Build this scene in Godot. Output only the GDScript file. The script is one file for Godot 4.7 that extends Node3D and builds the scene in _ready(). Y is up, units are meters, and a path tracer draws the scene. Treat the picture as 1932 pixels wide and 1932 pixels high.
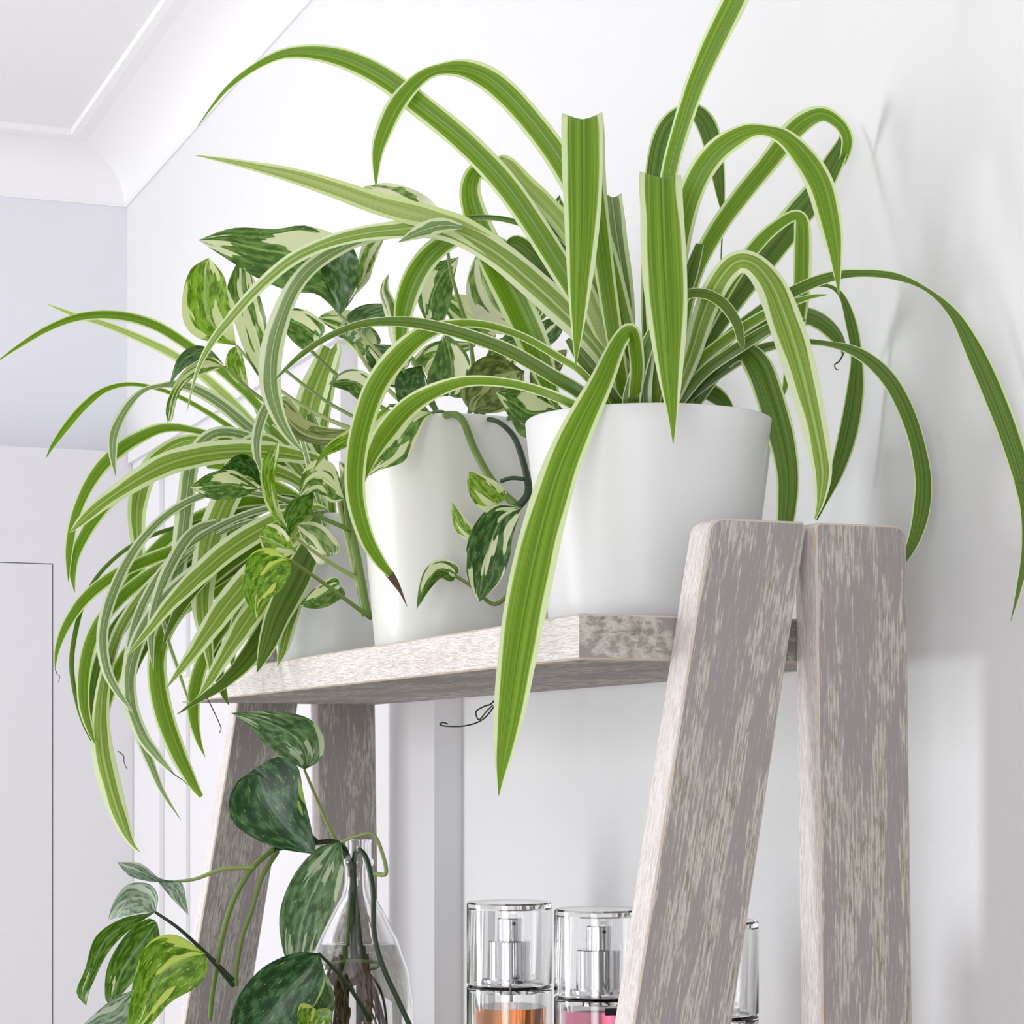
extends Node3D
# A ladder shelf of worn grey wood against a white wall, with three potted plants, a cutting in a glass vase and three scent bottles.
# The camera stands at height EYE looking along -z. UX / VX are the directions along and across the shelf.

const EYE := 1.5
const FOCAL := 4300.0
const HORIZON := 1440.0
const UX := Vector3(-0.3613, 0.0, -0.9325)   # along the shelf, away from the camera
const VX := Vector3(0.9325, 0.0, -0.3613)    # across the shelf, towards the wall
const ORIGIN := Vector3(0.0397, 0.0, -1.345)
const WALL := 0.26         # distance of the right wall from the shelf's front edge
const CORNER := 2.575      # where the far wall stands
const LEFT := -2.7
const BACK := -2.3
const CEIL := 2.528

var M := {}
var used := {}


# ------------------------------------------------------------------ helpers
func loc(v: float, y: float, u: float) -> Vector3:
	return ORIGIN + VX * v + UX * u + Vector3(0, y, 0)


func shelf_axes() -> Basis:
	return Basis(VX, Vector3.UP, -UX)


# a point of the room at distance d from the camera's plane
func pt(x: float, y: float, d: float) -> Vector3:
	return Vector3((x - 966.0) / FOCAL * d, EYE + (HORIZON - y) / FOCAL * d, -d)


func numbered(parent: Node, called: String) -> String:
	var key := str(parent.get_instance_id()) + called
	var n: int = used.get(key, 0)
	used[key] = n + 1
	return called if n == 0 else "%s_%03d" % [called, n]


func begin() -> SurfaceTool:
	var st := SurfaceTool.new()
	st.begin(Mesh.PRIMITIVE_TRIANGLES)
	return st


func obj(called: String, st: SurfaceTool, m: Material, parent: Node = self) -> MeshInstance3D:
	var o := MeshInstance3D.new()
	o.name = numbered(parent, called)
	o.mesh = st.commit()
	o.material_override = m
	o.cast_shadow = GeometryInstance3D.SHADOW_CASTING_SETTING_ON
	parent.add_child(o, true)
	return o


func thing(called: String, label: String, category: String, at: Vector3, group := "") -> Node3D:
	var o := Node3D.new()
	o.name = numbered(self, called)
	add_child(o, true)
	o.position = at
	tag(o, label, category, group)
	return o


func tag(o: Node, label: String, category: String, group := "") -> void:
	o.set_meta("label", label)
	o.set_meta("category", category)
	if group != "":
		o.set_meta("group", group)


func struct(called: String, st: SurfaceTool, m: Material, label := "") -> MeshInstance3D:
	var o := obj(called, st, m)
	o.set_meta("kind", "structure")
	if label != "":
		o.set_meta("label", label)
	return o


func quad(st: SurfaceTool, a: Vector3, b: Vector3, c: Vector3, d: Vector3, ua := Vector2(), ub := Vector2(), uc := Vector2(), ud := Vector2()) -> void:
	for q in [[a, ua], [b, ub], [c, uc], [a, ua], [c, uc], [d, ud]]:
		st.set_uv(q[1])
		st.add_vertex(q[0])


# box between two corners given in shelf axes (v, y, u), placed relative to base
func box(st: SurfaceTool, a: Vector3, b: Vector3, base := Vector3.ZERO) -> void:
	var lo := Vector3(minf(a.x, b.x), minf(a.y, b.y), minf(a.z, b.z))
	var hi := Vector3(maxf(a.x, b.x), maxf(a.y, b.y), maxf(a.z, b.z))
	var p := []
	for k in 8:
		p.append(loc(hi.x if k & 1 else lo.x, hi.y if k & 2 else lo.y, hi.z if k & 4 else lo.z) - base)
	st.set_smooth_group(-1)
	for f in [[0, 1, 3, 2], [5, 4, 6, 7], [4, 0, 2, 6], [1, 5, 7, 3], [2, 3, 7, 6], [4, 5, 1, 0]]:
		quad(st, p[f[3]], p[f[2]], p[f[1]], p[f[0]])


# a board: convex outline (counter-clockwise, in a/b) drawn out over c0..c1 with chamfered edges. at maps (a, b, c) to the part's own axes.
func slab(st: SurfaceTool, outline: PackedVector2Array, c0: float, c1: float, bevel: float, at: Transform3D, shift: float, scale := Vector2(6.0, 2.5), lean := 0.0) -> void:
	st.set_smooth_group(-1)
	var n := outline.size()
	var inner := PackedVector2Array()
	for i in n:
		var e0 := (outline[i] - outline[(i + n - 1) % n]).normalized()
		var e1 := (outline[(i + 1) % n] - outline[i]).normalized()
		var n0 := Vector2(-e0.y, e0.x)
		var n1 := Vector2(-e1.y, e1.x)
		var m := (n0 + n1).normalized()
		inner.append(outline[i] + m * bevel / maxf(0.5, m.dot(n0)))
	# the texture holds painted wood on the left, a paler tone for the side faces on the right and bare arrises in its last columns
	var left := 1e9
	for q in outline:
		left = minf(left, q.x - q.y * lean)
	var room_left := 0.47
	for q in outline:
		room_left = minf(room_left, 0.47 - (q.x - q.y * lean - left) * scale.x)
	var first := 0.015 + maxf(room_left, 0.0) * fposmod(shift * 2.7, 1.0)
	var face := func(p: Vector2) -> Vector2:
		return Vector2(first + (p.x - p.y * lean - left) * scale.x, p.y * scale.y + shift)
	for side in [0, 1]:
		var c := c0 if side == 0 else c1
		for i in range(1, n - 1):
			var tri := [inner[0], inner[i], inner[i + 1]]
			if side == 0:
				tri = [inner[0], inner[i + 1], inner[i]]
			for k in [2, 1, 0]:
				st.set_uv(face.call(tri[k]))
				st.add_vertex(at * Vector3(tri[k].x, tri[k].y, c))
	for i in n:
		var j := (i + 1) % n
		var a0 := outline[i]
		var a1 := outline[j]
		var b0 := inner[i]
		var b1 := inner[j]
		var out := (a1 - a0).normalized()
		var pale_side := absf(out.y) > 0.8
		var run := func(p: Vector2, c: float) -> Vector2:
			if pale_side:
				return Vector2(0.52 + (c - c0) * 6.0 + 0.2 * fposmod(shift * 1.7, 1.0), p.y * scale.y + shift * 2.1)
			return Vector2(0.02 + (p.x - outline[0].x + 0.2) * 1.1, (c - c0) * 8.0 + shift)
		var edge := func(p: Vector2, w: float) -> Vector2:
			return Vector2(0.965 + w, (p.x + p.y) * 2.5)
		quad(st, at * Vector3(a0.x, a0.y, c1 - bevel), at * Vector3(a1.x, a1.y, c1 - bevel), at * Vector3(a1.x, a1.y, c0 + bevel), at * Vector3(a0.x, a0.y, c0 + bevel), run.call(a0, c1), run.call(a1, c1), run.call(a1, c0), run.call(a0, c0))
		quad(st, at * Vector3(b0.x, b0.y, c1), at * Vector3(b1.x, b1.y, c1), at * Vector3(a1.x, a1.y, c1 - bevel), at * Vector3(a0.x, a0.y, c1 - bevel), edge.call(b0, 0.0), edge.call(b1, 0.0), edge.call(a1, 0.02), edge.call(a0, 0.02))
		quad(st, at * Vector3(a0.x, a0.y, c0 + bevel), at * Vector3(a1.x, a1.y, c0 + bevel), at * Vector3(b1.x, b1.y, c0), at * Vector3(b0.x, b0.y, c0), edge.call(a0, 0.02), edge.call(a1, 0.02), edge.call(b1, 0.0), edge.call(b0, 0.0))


# a profile of (radius, height) turned round the y axis
func lathe(st: SurfaceTool, profile: Array, at := Vector3.ZERO, segs := 64, smooth := true) -> void:
	for i in profile.size() - 1:
		var p: Vector2 = profile[i]
		var q: Vector2 = profile[i + 1]
		st.set_smooth_group(0 if smooth else i + 1)
		for k in segs:
			var a := TAU * k / segs
			var b := TAU * ((k + 1) % segs) / segs
			var p0 := at + Vector3(cos(a) * p.x, p.y, sin(a) * p.x)
			var p1 := at + Vector3(cos(b) * p.x, p.y, sin(b) * p.x)
			var q0 := at + Vector3(cos(a) * q.x, q.y, sin(a) * q.x)
			var q1 := at + Vector3(cos(b) * q.x, q.y, sin(b) * q.x)
			if p.x > 1e-6:
				for v in [p0, p1, q0] if q.x <= 1e-6 else [p0, p1, q1, p0, q1, q0]:
					st.add_vertex(v)
			elif q.x > 1e-6:
				for v in [p0, q1, q0]:
					st.add_vertex(v)


func catmull(p: Array, steps: int) -> Array:
	var out := []
	var n := p.size()
	for i in n - 1:
		var a = p[maxi(i - 1, 0)]
		var b = p[i]
		var c = p[i + 1]
		var d = p[mini(i + 2, n - 1)]
		for k in steps:
			var t := float(k) / steps
			out.append(0.5 * ((2.0 * b) + (c - a) * t + (2.0 * a - 5.0 * b + 4.0 * c - d) * t * t + (3.0 * b - a - 3.0 * c + d) * t * t * t))
	out.append(p[n - 1])
	return out


func tube(st: SurfaceTool, path: Array, r0: float, r1: float, sides := 8, steps := 6) -> void:
	var p := catmull(path, steps)
	var n := p.size()
	var up := Vector3(0.3, 0.2, 0.93).normalized()
	var rings := []
	for i in n:
		var t: Vector3 = (p[mini(i + 1, n - 1)] - p[maxi(i - 1, 0)]).normalized()
		var s := t.cross(up)
		if s.length() < 0.05:
			s = t.cross(Vector3.UP)
		s = s.normalized()
		up = s.cross(t).normalized()
		var r := lerpf(r0, r1, float(i) / (n - 1))
		var ring := []
		for k in sides:
			var a := TAU * k / sides
			ring.append(p[i] + (s * cos(a) + up * sin(a)) * r)
		rings.append(ring)
	for i in n - 1:
		for k in sides:
			var l := (k + 1) % sides
			for v in [rings[i][k], rings[i + 1][k], rings[i + 1][l], rings[i][k], rings[i + 1][l], rings[i][l]]:
				st.add_vertex(v)
	for k in range(1, sides - 1):
		for v in [rings[0][0], rings[0][k], rings[0][k + 1], rings[n - 1][0], rings[n - 1][k + 1], rings[n - 1][k]]:
			st.add_vertex(v)


# a leaf: a blade of varying width that follows a curve, folded along its middle and turned about it
func ribbon(st: SurfaceTool, path: Array, width: Array, turn: float, fold: float, steps := 5, cols := 6, back := 0.0, wave := 0.0) -> void:
	var p := catmull(path, steps)
	var w := catmull(width, steps)
	var n := p.size()
	var side := Vector3.ZERO
	var rows := []
	var along := 0.0
	var flip := 0.0
	for i in n:
		var t: Vector3 = (p[mini(i + 1, n - 1)] - p[maxi(i - 1, 0)]).normalized()
		var s := t.cross(Vector3.FORWARD)
		if side == Vector3.ZERO:
			side = s.normalized()
		if s.dot(side) < 0.0:
			s = -s
		s = side.lerp(s.normalized(), clampf(s.length() * 1.2, 0.0, 0.8))
		s = (s - t * s.dot(t)).normalized()
		side = s
		var nn := s.cross(t)
		if flip == 0.0:
			flip = 1.0 if nn.y > -0.05 else -1.0
		var a := deg_to_rad(turn)
		var sw := s * cos(a) + nn * sin(a)
		var nw := nn * cos(a) - s * sin(a)
		var real: float = maxf(w[i], 0.0) / maxf(cos(a), 0.45)
		if i > 0:
			along += p[i].distance_to(p[i - 1])
		var f := float(i) / (n - 1)
		var row := []
		for j in cols + 1:
			var x := 2.0 * j / cols - 1.0
			var lift := fold * real * (sqrt(x * x + 0.03) - 0.4) * flip
			var q: Vector3 = p[i] + sw * (x * real * 0.5) + nw * lift - t * (back * real * absf(x) * maxf(0.0, 1.0 - f * 3.0))
			q += nw * wave * real * sin(f * 17.0 + x * 2.0) * absf(x)
			row.append([q, Vector2(0.5 + x * 0.5, f)])
		rows.append(row)
	for i in n - 1:
		for j in cols:
			var a = rows[i][j]
			var b = rows[i + 1][j]
			var c = rows[i + 1][j + 1]
			var d = rows[i][j + 1]
			quad(st, a[0], b[0], c[0], d[0], a[1], b[1], c[1], d[1])


# ------------------------------------------------------------------ textures and materials
func noise(kind: int, frequency: float, number: int, octaves := 3) -> FastNoiseLite:
	var f := FastNoiseLite.new()
	f.noise_type = kind
	f.frequency = frequency
	f.seed = number
	f.fractal_octaves = octaves
	return f


func wood_texture() -> ImageTexture:
	var w := 1024
	var h := 1024
	var im := Image.create(w, h, false, Image.FORMAT_RGB8)
	var broad := noise(FastNoiseLite.TYPE_SIMPLEX_SMOOTH, 0.0055, 3, 3)
	var grain := noise(FastNoiseLite.TYPE_SIMPLEX, 0.10, 7, 3)
	var fine := noise(FastNoiseLite.TYPE_SIMPLEX, 0.28, 11, 2)
	var blot := noise(FastNoiseLite.TYPE_SIMPLEX, 0.04, 17, 4)
	var paint := Color(0.60, 0.575, 0.565)
	var bare := Color(0.735, 0.715, 0.68)
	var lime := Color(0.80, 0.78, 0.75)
	var dark := Color(0.48, 0.455, 0.41)
	var pale_wood := Color(0.905, 0.885, 0.875)  # paler tone of the side faces
	for y in h:
		for x in w:
			var b := broad.get_noise_2d(x * 1.15, y * 0.42)
			var g := grain.get_noise_2d(x * 0.8, y * 0.08)
			var f := fine.get_noise_2d(x, y * 0.13)
			var c: Color
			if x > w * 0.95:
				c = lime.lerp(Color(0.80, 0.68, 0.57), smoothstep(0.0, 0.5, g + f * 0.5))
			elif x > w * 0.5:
				c = pale_wood.lerp(Color(0.80, 0.765, 0.745), smoothstep(0.0, 0.45, g + 0.3 * f))
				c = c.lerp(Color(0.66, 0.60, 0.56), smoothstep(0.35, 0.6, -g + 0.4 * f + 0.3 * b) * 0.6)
			else:
				var l := blot.get_noise_2d(x * 1.2, y * 0.5)
				var wear := smoothstep(-0.16, 0.2, b * 1.3 + 0.22 * g + 0.35 * l)
				c = paint.lerp(bare, wear * (0.70 + 0.30 * smoothstep(-0.4, 0.3, f)))
				c = c.lerp(dark, wear * smoothstep(0.05, 0.45, -l + 0.45 * f) * 0.55)
				c = c.lerp(dark, wear * smoothstep(0.15, 0.5, -g + 0.35 * f) * 0.5)
				c = c.lerp(lime, smoothstep(0.28, 0.55, g + 0.45 * f + 0.35 * b + 0.2 * l) * (0.35 + 0.4 * wear))
			im.set_pixel(x, y, c)
	im.generate_mipmaps()
	return ImageTexture.create_from_image(im)


func strap_texture(green: Color, cream: Color, margin: float, mid: float, number: int) -> ImageTexture:
	var w := 96
	var h := 256
	var im := Image.create(w, h, false, Image.FORMAT_RGB8)
	var line := noise(FastNoiseLite.TYPE_SIMPLEX, 0.16, number, 2)
	var patch := noise(FastNoiseLite.TYPE_SIMPLEX, 0.05, number + 5, 2)
	for y in h:
		for x in w:
			var u := (x + 0.5) / w
			var e := minf(u, 1.0 - u)
			var n := line.get_noise_2d(x, y * 0.02)
			var m := margin * (1.0 + 0.35 * patch.get_noise_2d(y * 0.3, 40.0 if u > 0.5 else 0.0))
			var c := green.lerp(green.lightened(0.14), smoothstep(0.0, 0.5, n))
			c = c.lerp(green.darkened(0.12), smoothstep(0.1, 0.6, -n))
			c = c.lerp(cream, smoothstep(m + 0.02, m - 0.02, e))
			if mid > 0.0:
				c = c.lerp(cream, smoothstep(0.05, 0.02, absf(u - 0.5 + 0.02 * n)) * mid)
			else:
				c = c.lerp(green.darkened(0.3), smoothstep(0.025, 0.008, absf(u - 0.5)) * 0.5)
			im.set_pixel(x, y, c)
	im.generate_mipmaps()
	return ImageTexture.create_from_image(im)


func blade_texture(green: Color, second: Color, amount: float, speck: float, rib: Color, number: int, scale := 1.0) -> ImageTexture:
	var w := 192
	var h := 192
	var im := Image.create(w, h, false, Image.FORMAT_RGB8)
	var patch := noise(FastNoiseLite.TYPE_SIMPLEX, 0.0062 * scale, number, 3)
	var dots := noise(FastNoiseLite.TYPE_SIMPLEX, 0.09, number + 3, 2)
	var tone := noise(FastNoiseLite.TYPE_SIMPLEX, 0.03, number + 9, 3)
	for y in h:
		for x in w:
			var u := (x + 0.5) / w
			var v := (y + 0.5) / h
			# patches run along the side veins
			var p := patch.get_noise_2d(x * 1.5 + 300.0 * signf(u - 0.5), y * 0.9 - absf(u - 0.5) * w * 0.7)
			var n := dots.get_noise_2d(x * 1.2, y * 0.5 - absf(u - 0.5) * w * 0.6)
			var c := green.lerp(green.lightened(0.2), smoothstep(-0.1, 0.5, tone.get_noise_2d(x, y)))
			c = c.lerp(green.darkened(0.25), smoothstep(0.0, 0.6, -tone.get_noise_2d(x, y)))
			var edge := absf(u - 0.5) * 2.0
			c = c.lerp(second, smoothstep(-0.02, 0.03, p - 0.4 + amount + 0.10 * maxf(0.0, edge - 0.6)))
			c = c.lerp(second, smoothstep(0.03, 0.06, n - 0.78 + speck))
			var vein := absf(sin((v - absf(u - 0.5) * 0.75) * 34.0))
			c = c.lerp(rib, smoothstep(0.14, 0.0, vein) * 0.13)
			c = c.lerp(rib, smoothstep(0.03, 0.008, absf(u - 0.5)) * 0.6)
			im.set_pixel(x, y, c)
	im.generate_mipmaps()
	return ImageTexture.create_from_image(im)


func mat(name_: String, c: Color, rough := 0.6, metal := 0.0) -> StandardMaterial3D:
	var m := StandardMaterial3D.new()
	m.resource_name = name_
	m.albedo_color = c
	m.roughness = rough
	m.metallic = metal
	M[name_] = m
	return m


func leaf_mat(name_: String, tex: Texture2D, rough: float, glow: Color) -> void:
	var m := mat(name_, Color.WHITE, rough)
	m.albedo_texture = tex
	m.cull_mode = BaseMaterial3D.CULL_DISABLED
	m.backlight_enabled = true
	m.backlight = glow
	m.texture_repeat = false


func glass_mat(name_: String, c: Color, bend: float) -> void:
	var m := mat(name_, Color(c.r, c.g, c.b, 0.0), 0.0)
	m.refraction_enabled = true
	m.refraction_scale = bend
	m.transparency = BaseMaterial3D.TRANSPARENCY_ALPHA


func materials() -> void:
	var plaster := mat("wall_paint", Color(0.905, 0.903, 0.905), 0.75)
	var rough := NoiseTexture2D.new()
	rough.width = 256
	rough.height = 256
	rough.seamless = true
	rough.noise = noise(FastNoiseLite.TYPE_SIMPLEX, 0.06, 5, 4)
	plaster.heightmap_enabled = true
	plaster.heightmap_texture = rough
	plaster.heightmap_scale = 0.03
	plaster.uv1_triplanar = true
	plaster.uv1_world_triplanar = true
	plaster.uv1_scale = Vector3(5, 5, 5)
	mat("far_paint", Color(0.90, 0.90, 0.925), 0.75)
	mat("cornice_paint", Color(0.955, 0.95, 0.955), 0.7)
	mat("gloss_paint", Color(0.90, 0.895, 0.905), 0.4)
	mat("floor_boards", Color(0.80, 0.76, 0.71), 0.5)
	mat("cupboard_paint", Color(0.86, 0.855, 0.87), 0.45)
	var wood := mat("worn_wood", Color.WHITE, 0.72)
	wood.albedo_texture = wood_texture()
	wood.heightmap_enabled = true
	wood.heightmap_texture = wood.albedo_texture
	wood.heightmap_scale = 0.04
	mat("pot_white", Color(0.90, 0.90, 0.90), 0.38)
	mat("pot_warm", Color(0.90, 0.90, 0.875), 0.36)
	mat("soil", Color(0.16, 0.12, 0.09), 0.95)
	var cream := Color(0.90, 0.94, 0.77)
	leaf_mat("strap_a", strap_texture(Color(0.45, 0.60, 0.07), cream, 0.13, 0.0, 21), 0.42, Color(0.62, 0.72, 0.40))
	leaf_mat("strap_b", strap_texture(Color(0.52, 0.64, 0.20), Color(0.91, 0.945, 0.79), 0.2, 0.5, 22), 0.42, Color(0.62, 0.72, 0.45))
	leaf_mat("strap_c", strap_texture(Color(0.66, 0.74, 0.40), Color(0.87, 0.91, 0.68), 0.2, 0.3, 23), 0.45, Color(0.66, 0.74, 0.45))
	leaf_mat("strap_d", strap_texture(Color(0.34, 0.47, 0.10), Color(0.84, 0.90, 0.68), 0.08, 0.0, 24), 0.38, Color(0.5, 0.6, 0.3))
	leaf_mat("strap_p", strap_texture(Color(0.50, 0.60, 0.36), Color(0.88, 0.91, 0.78), 0.2, 0.6, 25), 0.36, Color(0.6, 0.68, 0.5))  # greyer green, the sheen on these leaves is put into the colour
	var ivory := Color(0.91, 0.92, 0.77)
	var rib := Color(0.72, 0.80, 0.50)
	leaf_mat("blade_v", blade_texture(Color(0.30, 0.46, 0.10), ivory, 0.30, 0.0, rib, 31), 0.34, Color(0.5, 0.62, 0.3))
	leaf_mat("blade_w", blade_texture(Color(0.36, 0.52, 0.12), ivory, 0.40, 0.0, rib, 37), 0.34, Color(0.55, 0.65, 0.35))
	leaf_mat("blade_l", blade_texture(Color(0.50, 0.66, 0.14), ivory, 0.27, 0.0, rib, 41), 0.34, Color(0.66, 0.76, 0.35))
	leaf_mat("blade_c", blade_texture(Color(0.46, 0.58, 0.24), Color(0.86, 0.86, 0.74), 0.62, 0.0, rib, 43), 0.4, Color(0.6, 0.66, 0.5))
	leaf_mat("blade_d", blade_texture(Color(0.20, 0.37, 0.08), ivory, 0.05, 0.0, rib, 47), 0.3, Color(0.4, 0.52, 0.2))
	leaf_mat("blade_o", blade_texture(Color(0.36, 0.42, 0.11), Color(0.62, 0.66, 0.42), 0.15, 0.0, rib, 53), 0.4, Color(0.45, 0.5, 0.2))
	leaf_mat("blade_n", blade_texture(Color(0.13, 0.31, 0.13), Color(0.62, 0.72, 0.35), -0.2, 0.09, Color(0.40, 0.55, 0.34), 59), 0.3, Color(0.3, 0.42, 0.2))
	leaf_mat("blade_s", blade_texture(Color(0.36, 0.50, 0.30), Color(0.76, 0.82, 0.68), 0.02, 0.0, Color(0.66, 0.76, 0.58), 61, 1.4), 0.33, Color(0.45, 0.55, 0.38))
	leaf_mat("blade_y", blade_texture(Color(0.40, 0.58, 0.03), Color(0.82, 0.88, 0.45), -0.08, 0.17, Color(0.62, 0.74, 0.2), 67), 0.32, Color(0.6, 0.72, 0.2))
	leaf_mat("blade_g", blade_texture(Color(0.55, 0.64, 0.54), Color(0.80, 0.84, 0.78), 0.22, 0.0, Color(0.74, 0.8, 0.7), 71), 0.3, Color(0.5, 0.58, 0.48))
	leaf_mat("blade_k", blade_texture(Color(0.19, 0.36, 0.07), ivory, -0.3, -0.1, Color(0.30, 0.48, 0.14), 73), 0.3, Color(0.4, 0.52, 0.2))
	leaf_mat("blade_m", blade_texture(Color(0.33, 0.50, 0.12), ivory, -0.3, -0.1, Color(0.45, 0.60, 0.25), 79), 0.32, Color(0.5, 0.62, 0.25))
	mat("stem_green", Color(0.42, 0.52, 0.22), 0.45)
	mat("stem_pale", Color(0.58, 0.64, 0.38), 0.45)
	mat("stem_dark", Color(0.15, 0.24, 0.12), 0.45)
	mat("dry_brown", Color(0.36, 0.27, 0.20), 0.8)
	mat("root_brown", Color(0.47, 0.33, 0.23), 0.7)
	mat("wire_dark", Color(0.22, 0.23, 0.22), 0.4, 0.6)
	mat("chrome", Color(0.86, 0.86, 0.87), 0.09, 1.0)
	mat("black_print", Color(0.03, 0.02, 0.05), 0.4)
	glass_mat("clear_glass", Color(1, 1, 1), 0.05)
	glass_mat("water", Color(0.97, 0.99, 0.97), 0.033)
	glass_mat("amber_scent", Color(0.93, 0.62, 0.38), 0.036)
	glass_mat("pink_scent", Color(0.93, 0.55, 0.66), 0.036)
	glass_mat("rose_scent", Color(0.95, 0.80, 0.83), 0.036)
	mat("plastic_tube", Color(0.9, 0.88, 0.86), 0.3)
	var pane := mat("window_glass", Color(1, 1, 1, 0.03), 0.02)
	pane.transparency = BaseMaterial3D.TRANSPARENCY_ALPHA


# ------------------------------------------------------------------ camera, sky, lights
func camera_and_light() -> void:
	var cam := Camera3D.new()
	cam.name = "camera"
	cam.projection = Camera3D.PROJECTION_FRUSTUM
	cam.near = 0.1
	cam.far = 30.0
	cam.size = 0.1 * 1932.0 / FOCAL
	cam.frustum_offset = Vector2(0.0, 0.1 * (HORIZON - 966.0) / FOCAL)
	cam.position = Vector3(0, EYE, 0)
	add_child(cam)
	cam.current = true
	var we := WorldEnvironment.new()
	we.name = "environment"
	var env := Environment.new()
	env.background_mode = Environment.BG_COLOR
	env.background_color = Color(0.93, 0.95, 1.0)
	env.background_energy_multiplier = 2.0
	env.tonemap_mode = Environment.TONE_MAPPER_LINEAR
	env.tonemap_exposure = 0.45
	env.sdfgi_enabled = true
	env.ssao_enabled = true
	env.ssil_enabled = true
	we.environment = env
	add_child(we)
	# daylight through the big window in the left wall, and an added, unseen fill light behind the camera
	area_lamp("window_daylight", loc(LEFT + 0.04, 1.62, 1.4), shelf_axes() * Basis(Vector3.UP, -PI / 2), Vector2(0.8, 1.2), 10.0, Color(0.98, 0.99, 1.0))
	area_lamp("rear_fill_light", loc(-1.6, 1.6, BACK + 0.04), shelf_axes(), Vector2(1.0, 1.3), 6.0, Color(0.98, 0.985, 1.0))


func area_lamp(called: String, at: Vector3, turn: Basis, size: Vector2, energy: float, color: Color) -> void:
	var l := AreaLight3D.new()
	l.name = called
	l.area_size = size
	l.light_energy = energy
	l.light_color = color
	l.shadow_enabled = true
	l.set("area_range", 12.0)
	l.set("area_attenuation", 2.0)
	l.transform = Transform3D(turn, at)
	add_child(l)


# ------------------------------------------------------------------ the room
func room() -> void:
	var t := 0.12
	var st := begin()
	box(st, Vector3(WALL, 0, BACK - t), Vector3(WALL + t, CEIL + t, CORNER + t))
	struct("wall_right", st, M.wall_paint, "white painted wall behind the ladder shelf")
	st = begin()
	box(st, Vector3(LEFT - t, 0, CORNER), Vector3(WALL, CEIL + t, CORNER + t))
	struct("wall_far", st, M.far_paint, "white wall above the fitted cupboard in the corner")
	# left wall with a window opening
	st = begin()
	box(st, Vector3(LEFT - t, 0, BACK - t), Vector3(LEFT, 0.87, CORNER))
	box(st, Vector3(LEFT - t, 2.37, BACK - t), Vector3(LEFT, CEIL + t, CORNER))
	box(st, Vector3(LEFT - t, 0.87, BACK - t), Vector3(LEFT, 2.37, 0.95))
	box(st, Vector3(LEFT - t, 0.87, 1.85), Vector3(LEFT, 2.37, CORNER))
	struct("wall_left", st, M.wall_paint)
	st = begin()
	box(st, Vector3(LEFT, 0, BACK - t), Vector3(WALL, 0.95, BACK))
	box(st, Vector3(LEFT, 2.25, BACK - t), Vector3(WALL, CEIL + t, BACK))
	box(st, Vector3(LEFT, 0.95, BACK - t), Vector3(-2.1, 2.25, BACK))
	box(st, Vector3(-1.1, 0.95, BACK - t), Vector3(WALL, 2.25, BACK))
	struct("wall_back", st, M.wall_paint)
	st = begin()
	box(st, Vector3(LEFT - t, -0.1, BACK - t), Vector3(WALL + t, 0, CORNER + t))
	struct("floor", st, M.floor_boards)
	st = begin()
	box(st, Vector3(LEFT, CEIL, BACK), Vector3(WALL, CEIL + t, CORNER))
	struct("ceiling", st, M.cornice_paint, "white ceiling")
	var w1 := Node3D.new()
	w1.name = "window_1"
	w1.set_meta("kind", "structure")
	w1.position = loc(LEFT, 1.62, 1.4)
	add_child(w1)
	window_frame(w1, true, 0.95, 1.85, 0.87, 2.37)
	var w2 := Node3D.new()
	w2.name = "added_window_2"  # unseen window, added round the fill light
	w2.set_meta("kind", "structure")
	w2.position = loc(-1.6, 1.6, BACK)
	add_child(w2)
	window_frame(w2, false, -2.1, -1.1, 0.95, 2.25)
	cornice()
	joinery()


func window_frame(parent: Node3D, on_left: bool, a0: float, a1: float, y0: float, y1: float) -> void:
	var bar := func(p0: float, p1: float, q0: float, q1: float) -> void:
		var st := begin()
		if on_left:
			box(st, Vector3(LEFT - 0.09, q0, p0), Vector3(LEFT - 0.04, q1, p1), parent.position)
		else:
			box(st, Vector3(p0, q0, BACK - 0.09), Vector3(p1, q1, BACK - 0.04), parent.position)
		obj("frame", st, M.gloss_paint, parent)
	var f := 0.05
	bar.call(a0, a1, y0, y0 + f)
	bar.call(a0, a1, y1 - f, y1)
	bar.call(a0, a0 + f, y0 + f, y1 - f)
	bar.call(a1 - f, a1, y0 + f, y1 - f)
	bar.call((a0 + a1) / 2 - f / 2, (a0 + a1) / 2 + f / 2, y0 + f, y1 - f)
	var st := begin()
	if on_left:
		quad(st, loc(LEFT - 0.065, y0, a0) - parent.position, loc(LEFT - 0.065, y1, a0) - parent.position, loc(LEFT - 0.065, y1, a1) - parent.position, loc(LEFT - 0.065, y0, a1) - parent.position)
	else:
		quad(st, loc(a0, y0, BACK - 0.065) - parent.position, loc(a0, y1, BACK - 0.065) - parent.position, loc(a1, y1, BACK - 0.065) - parent.position, loc(a1, y0, BACK - 0.065) - parent.position)
	obj("pane", st, M.window_glass, parent)


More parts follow.
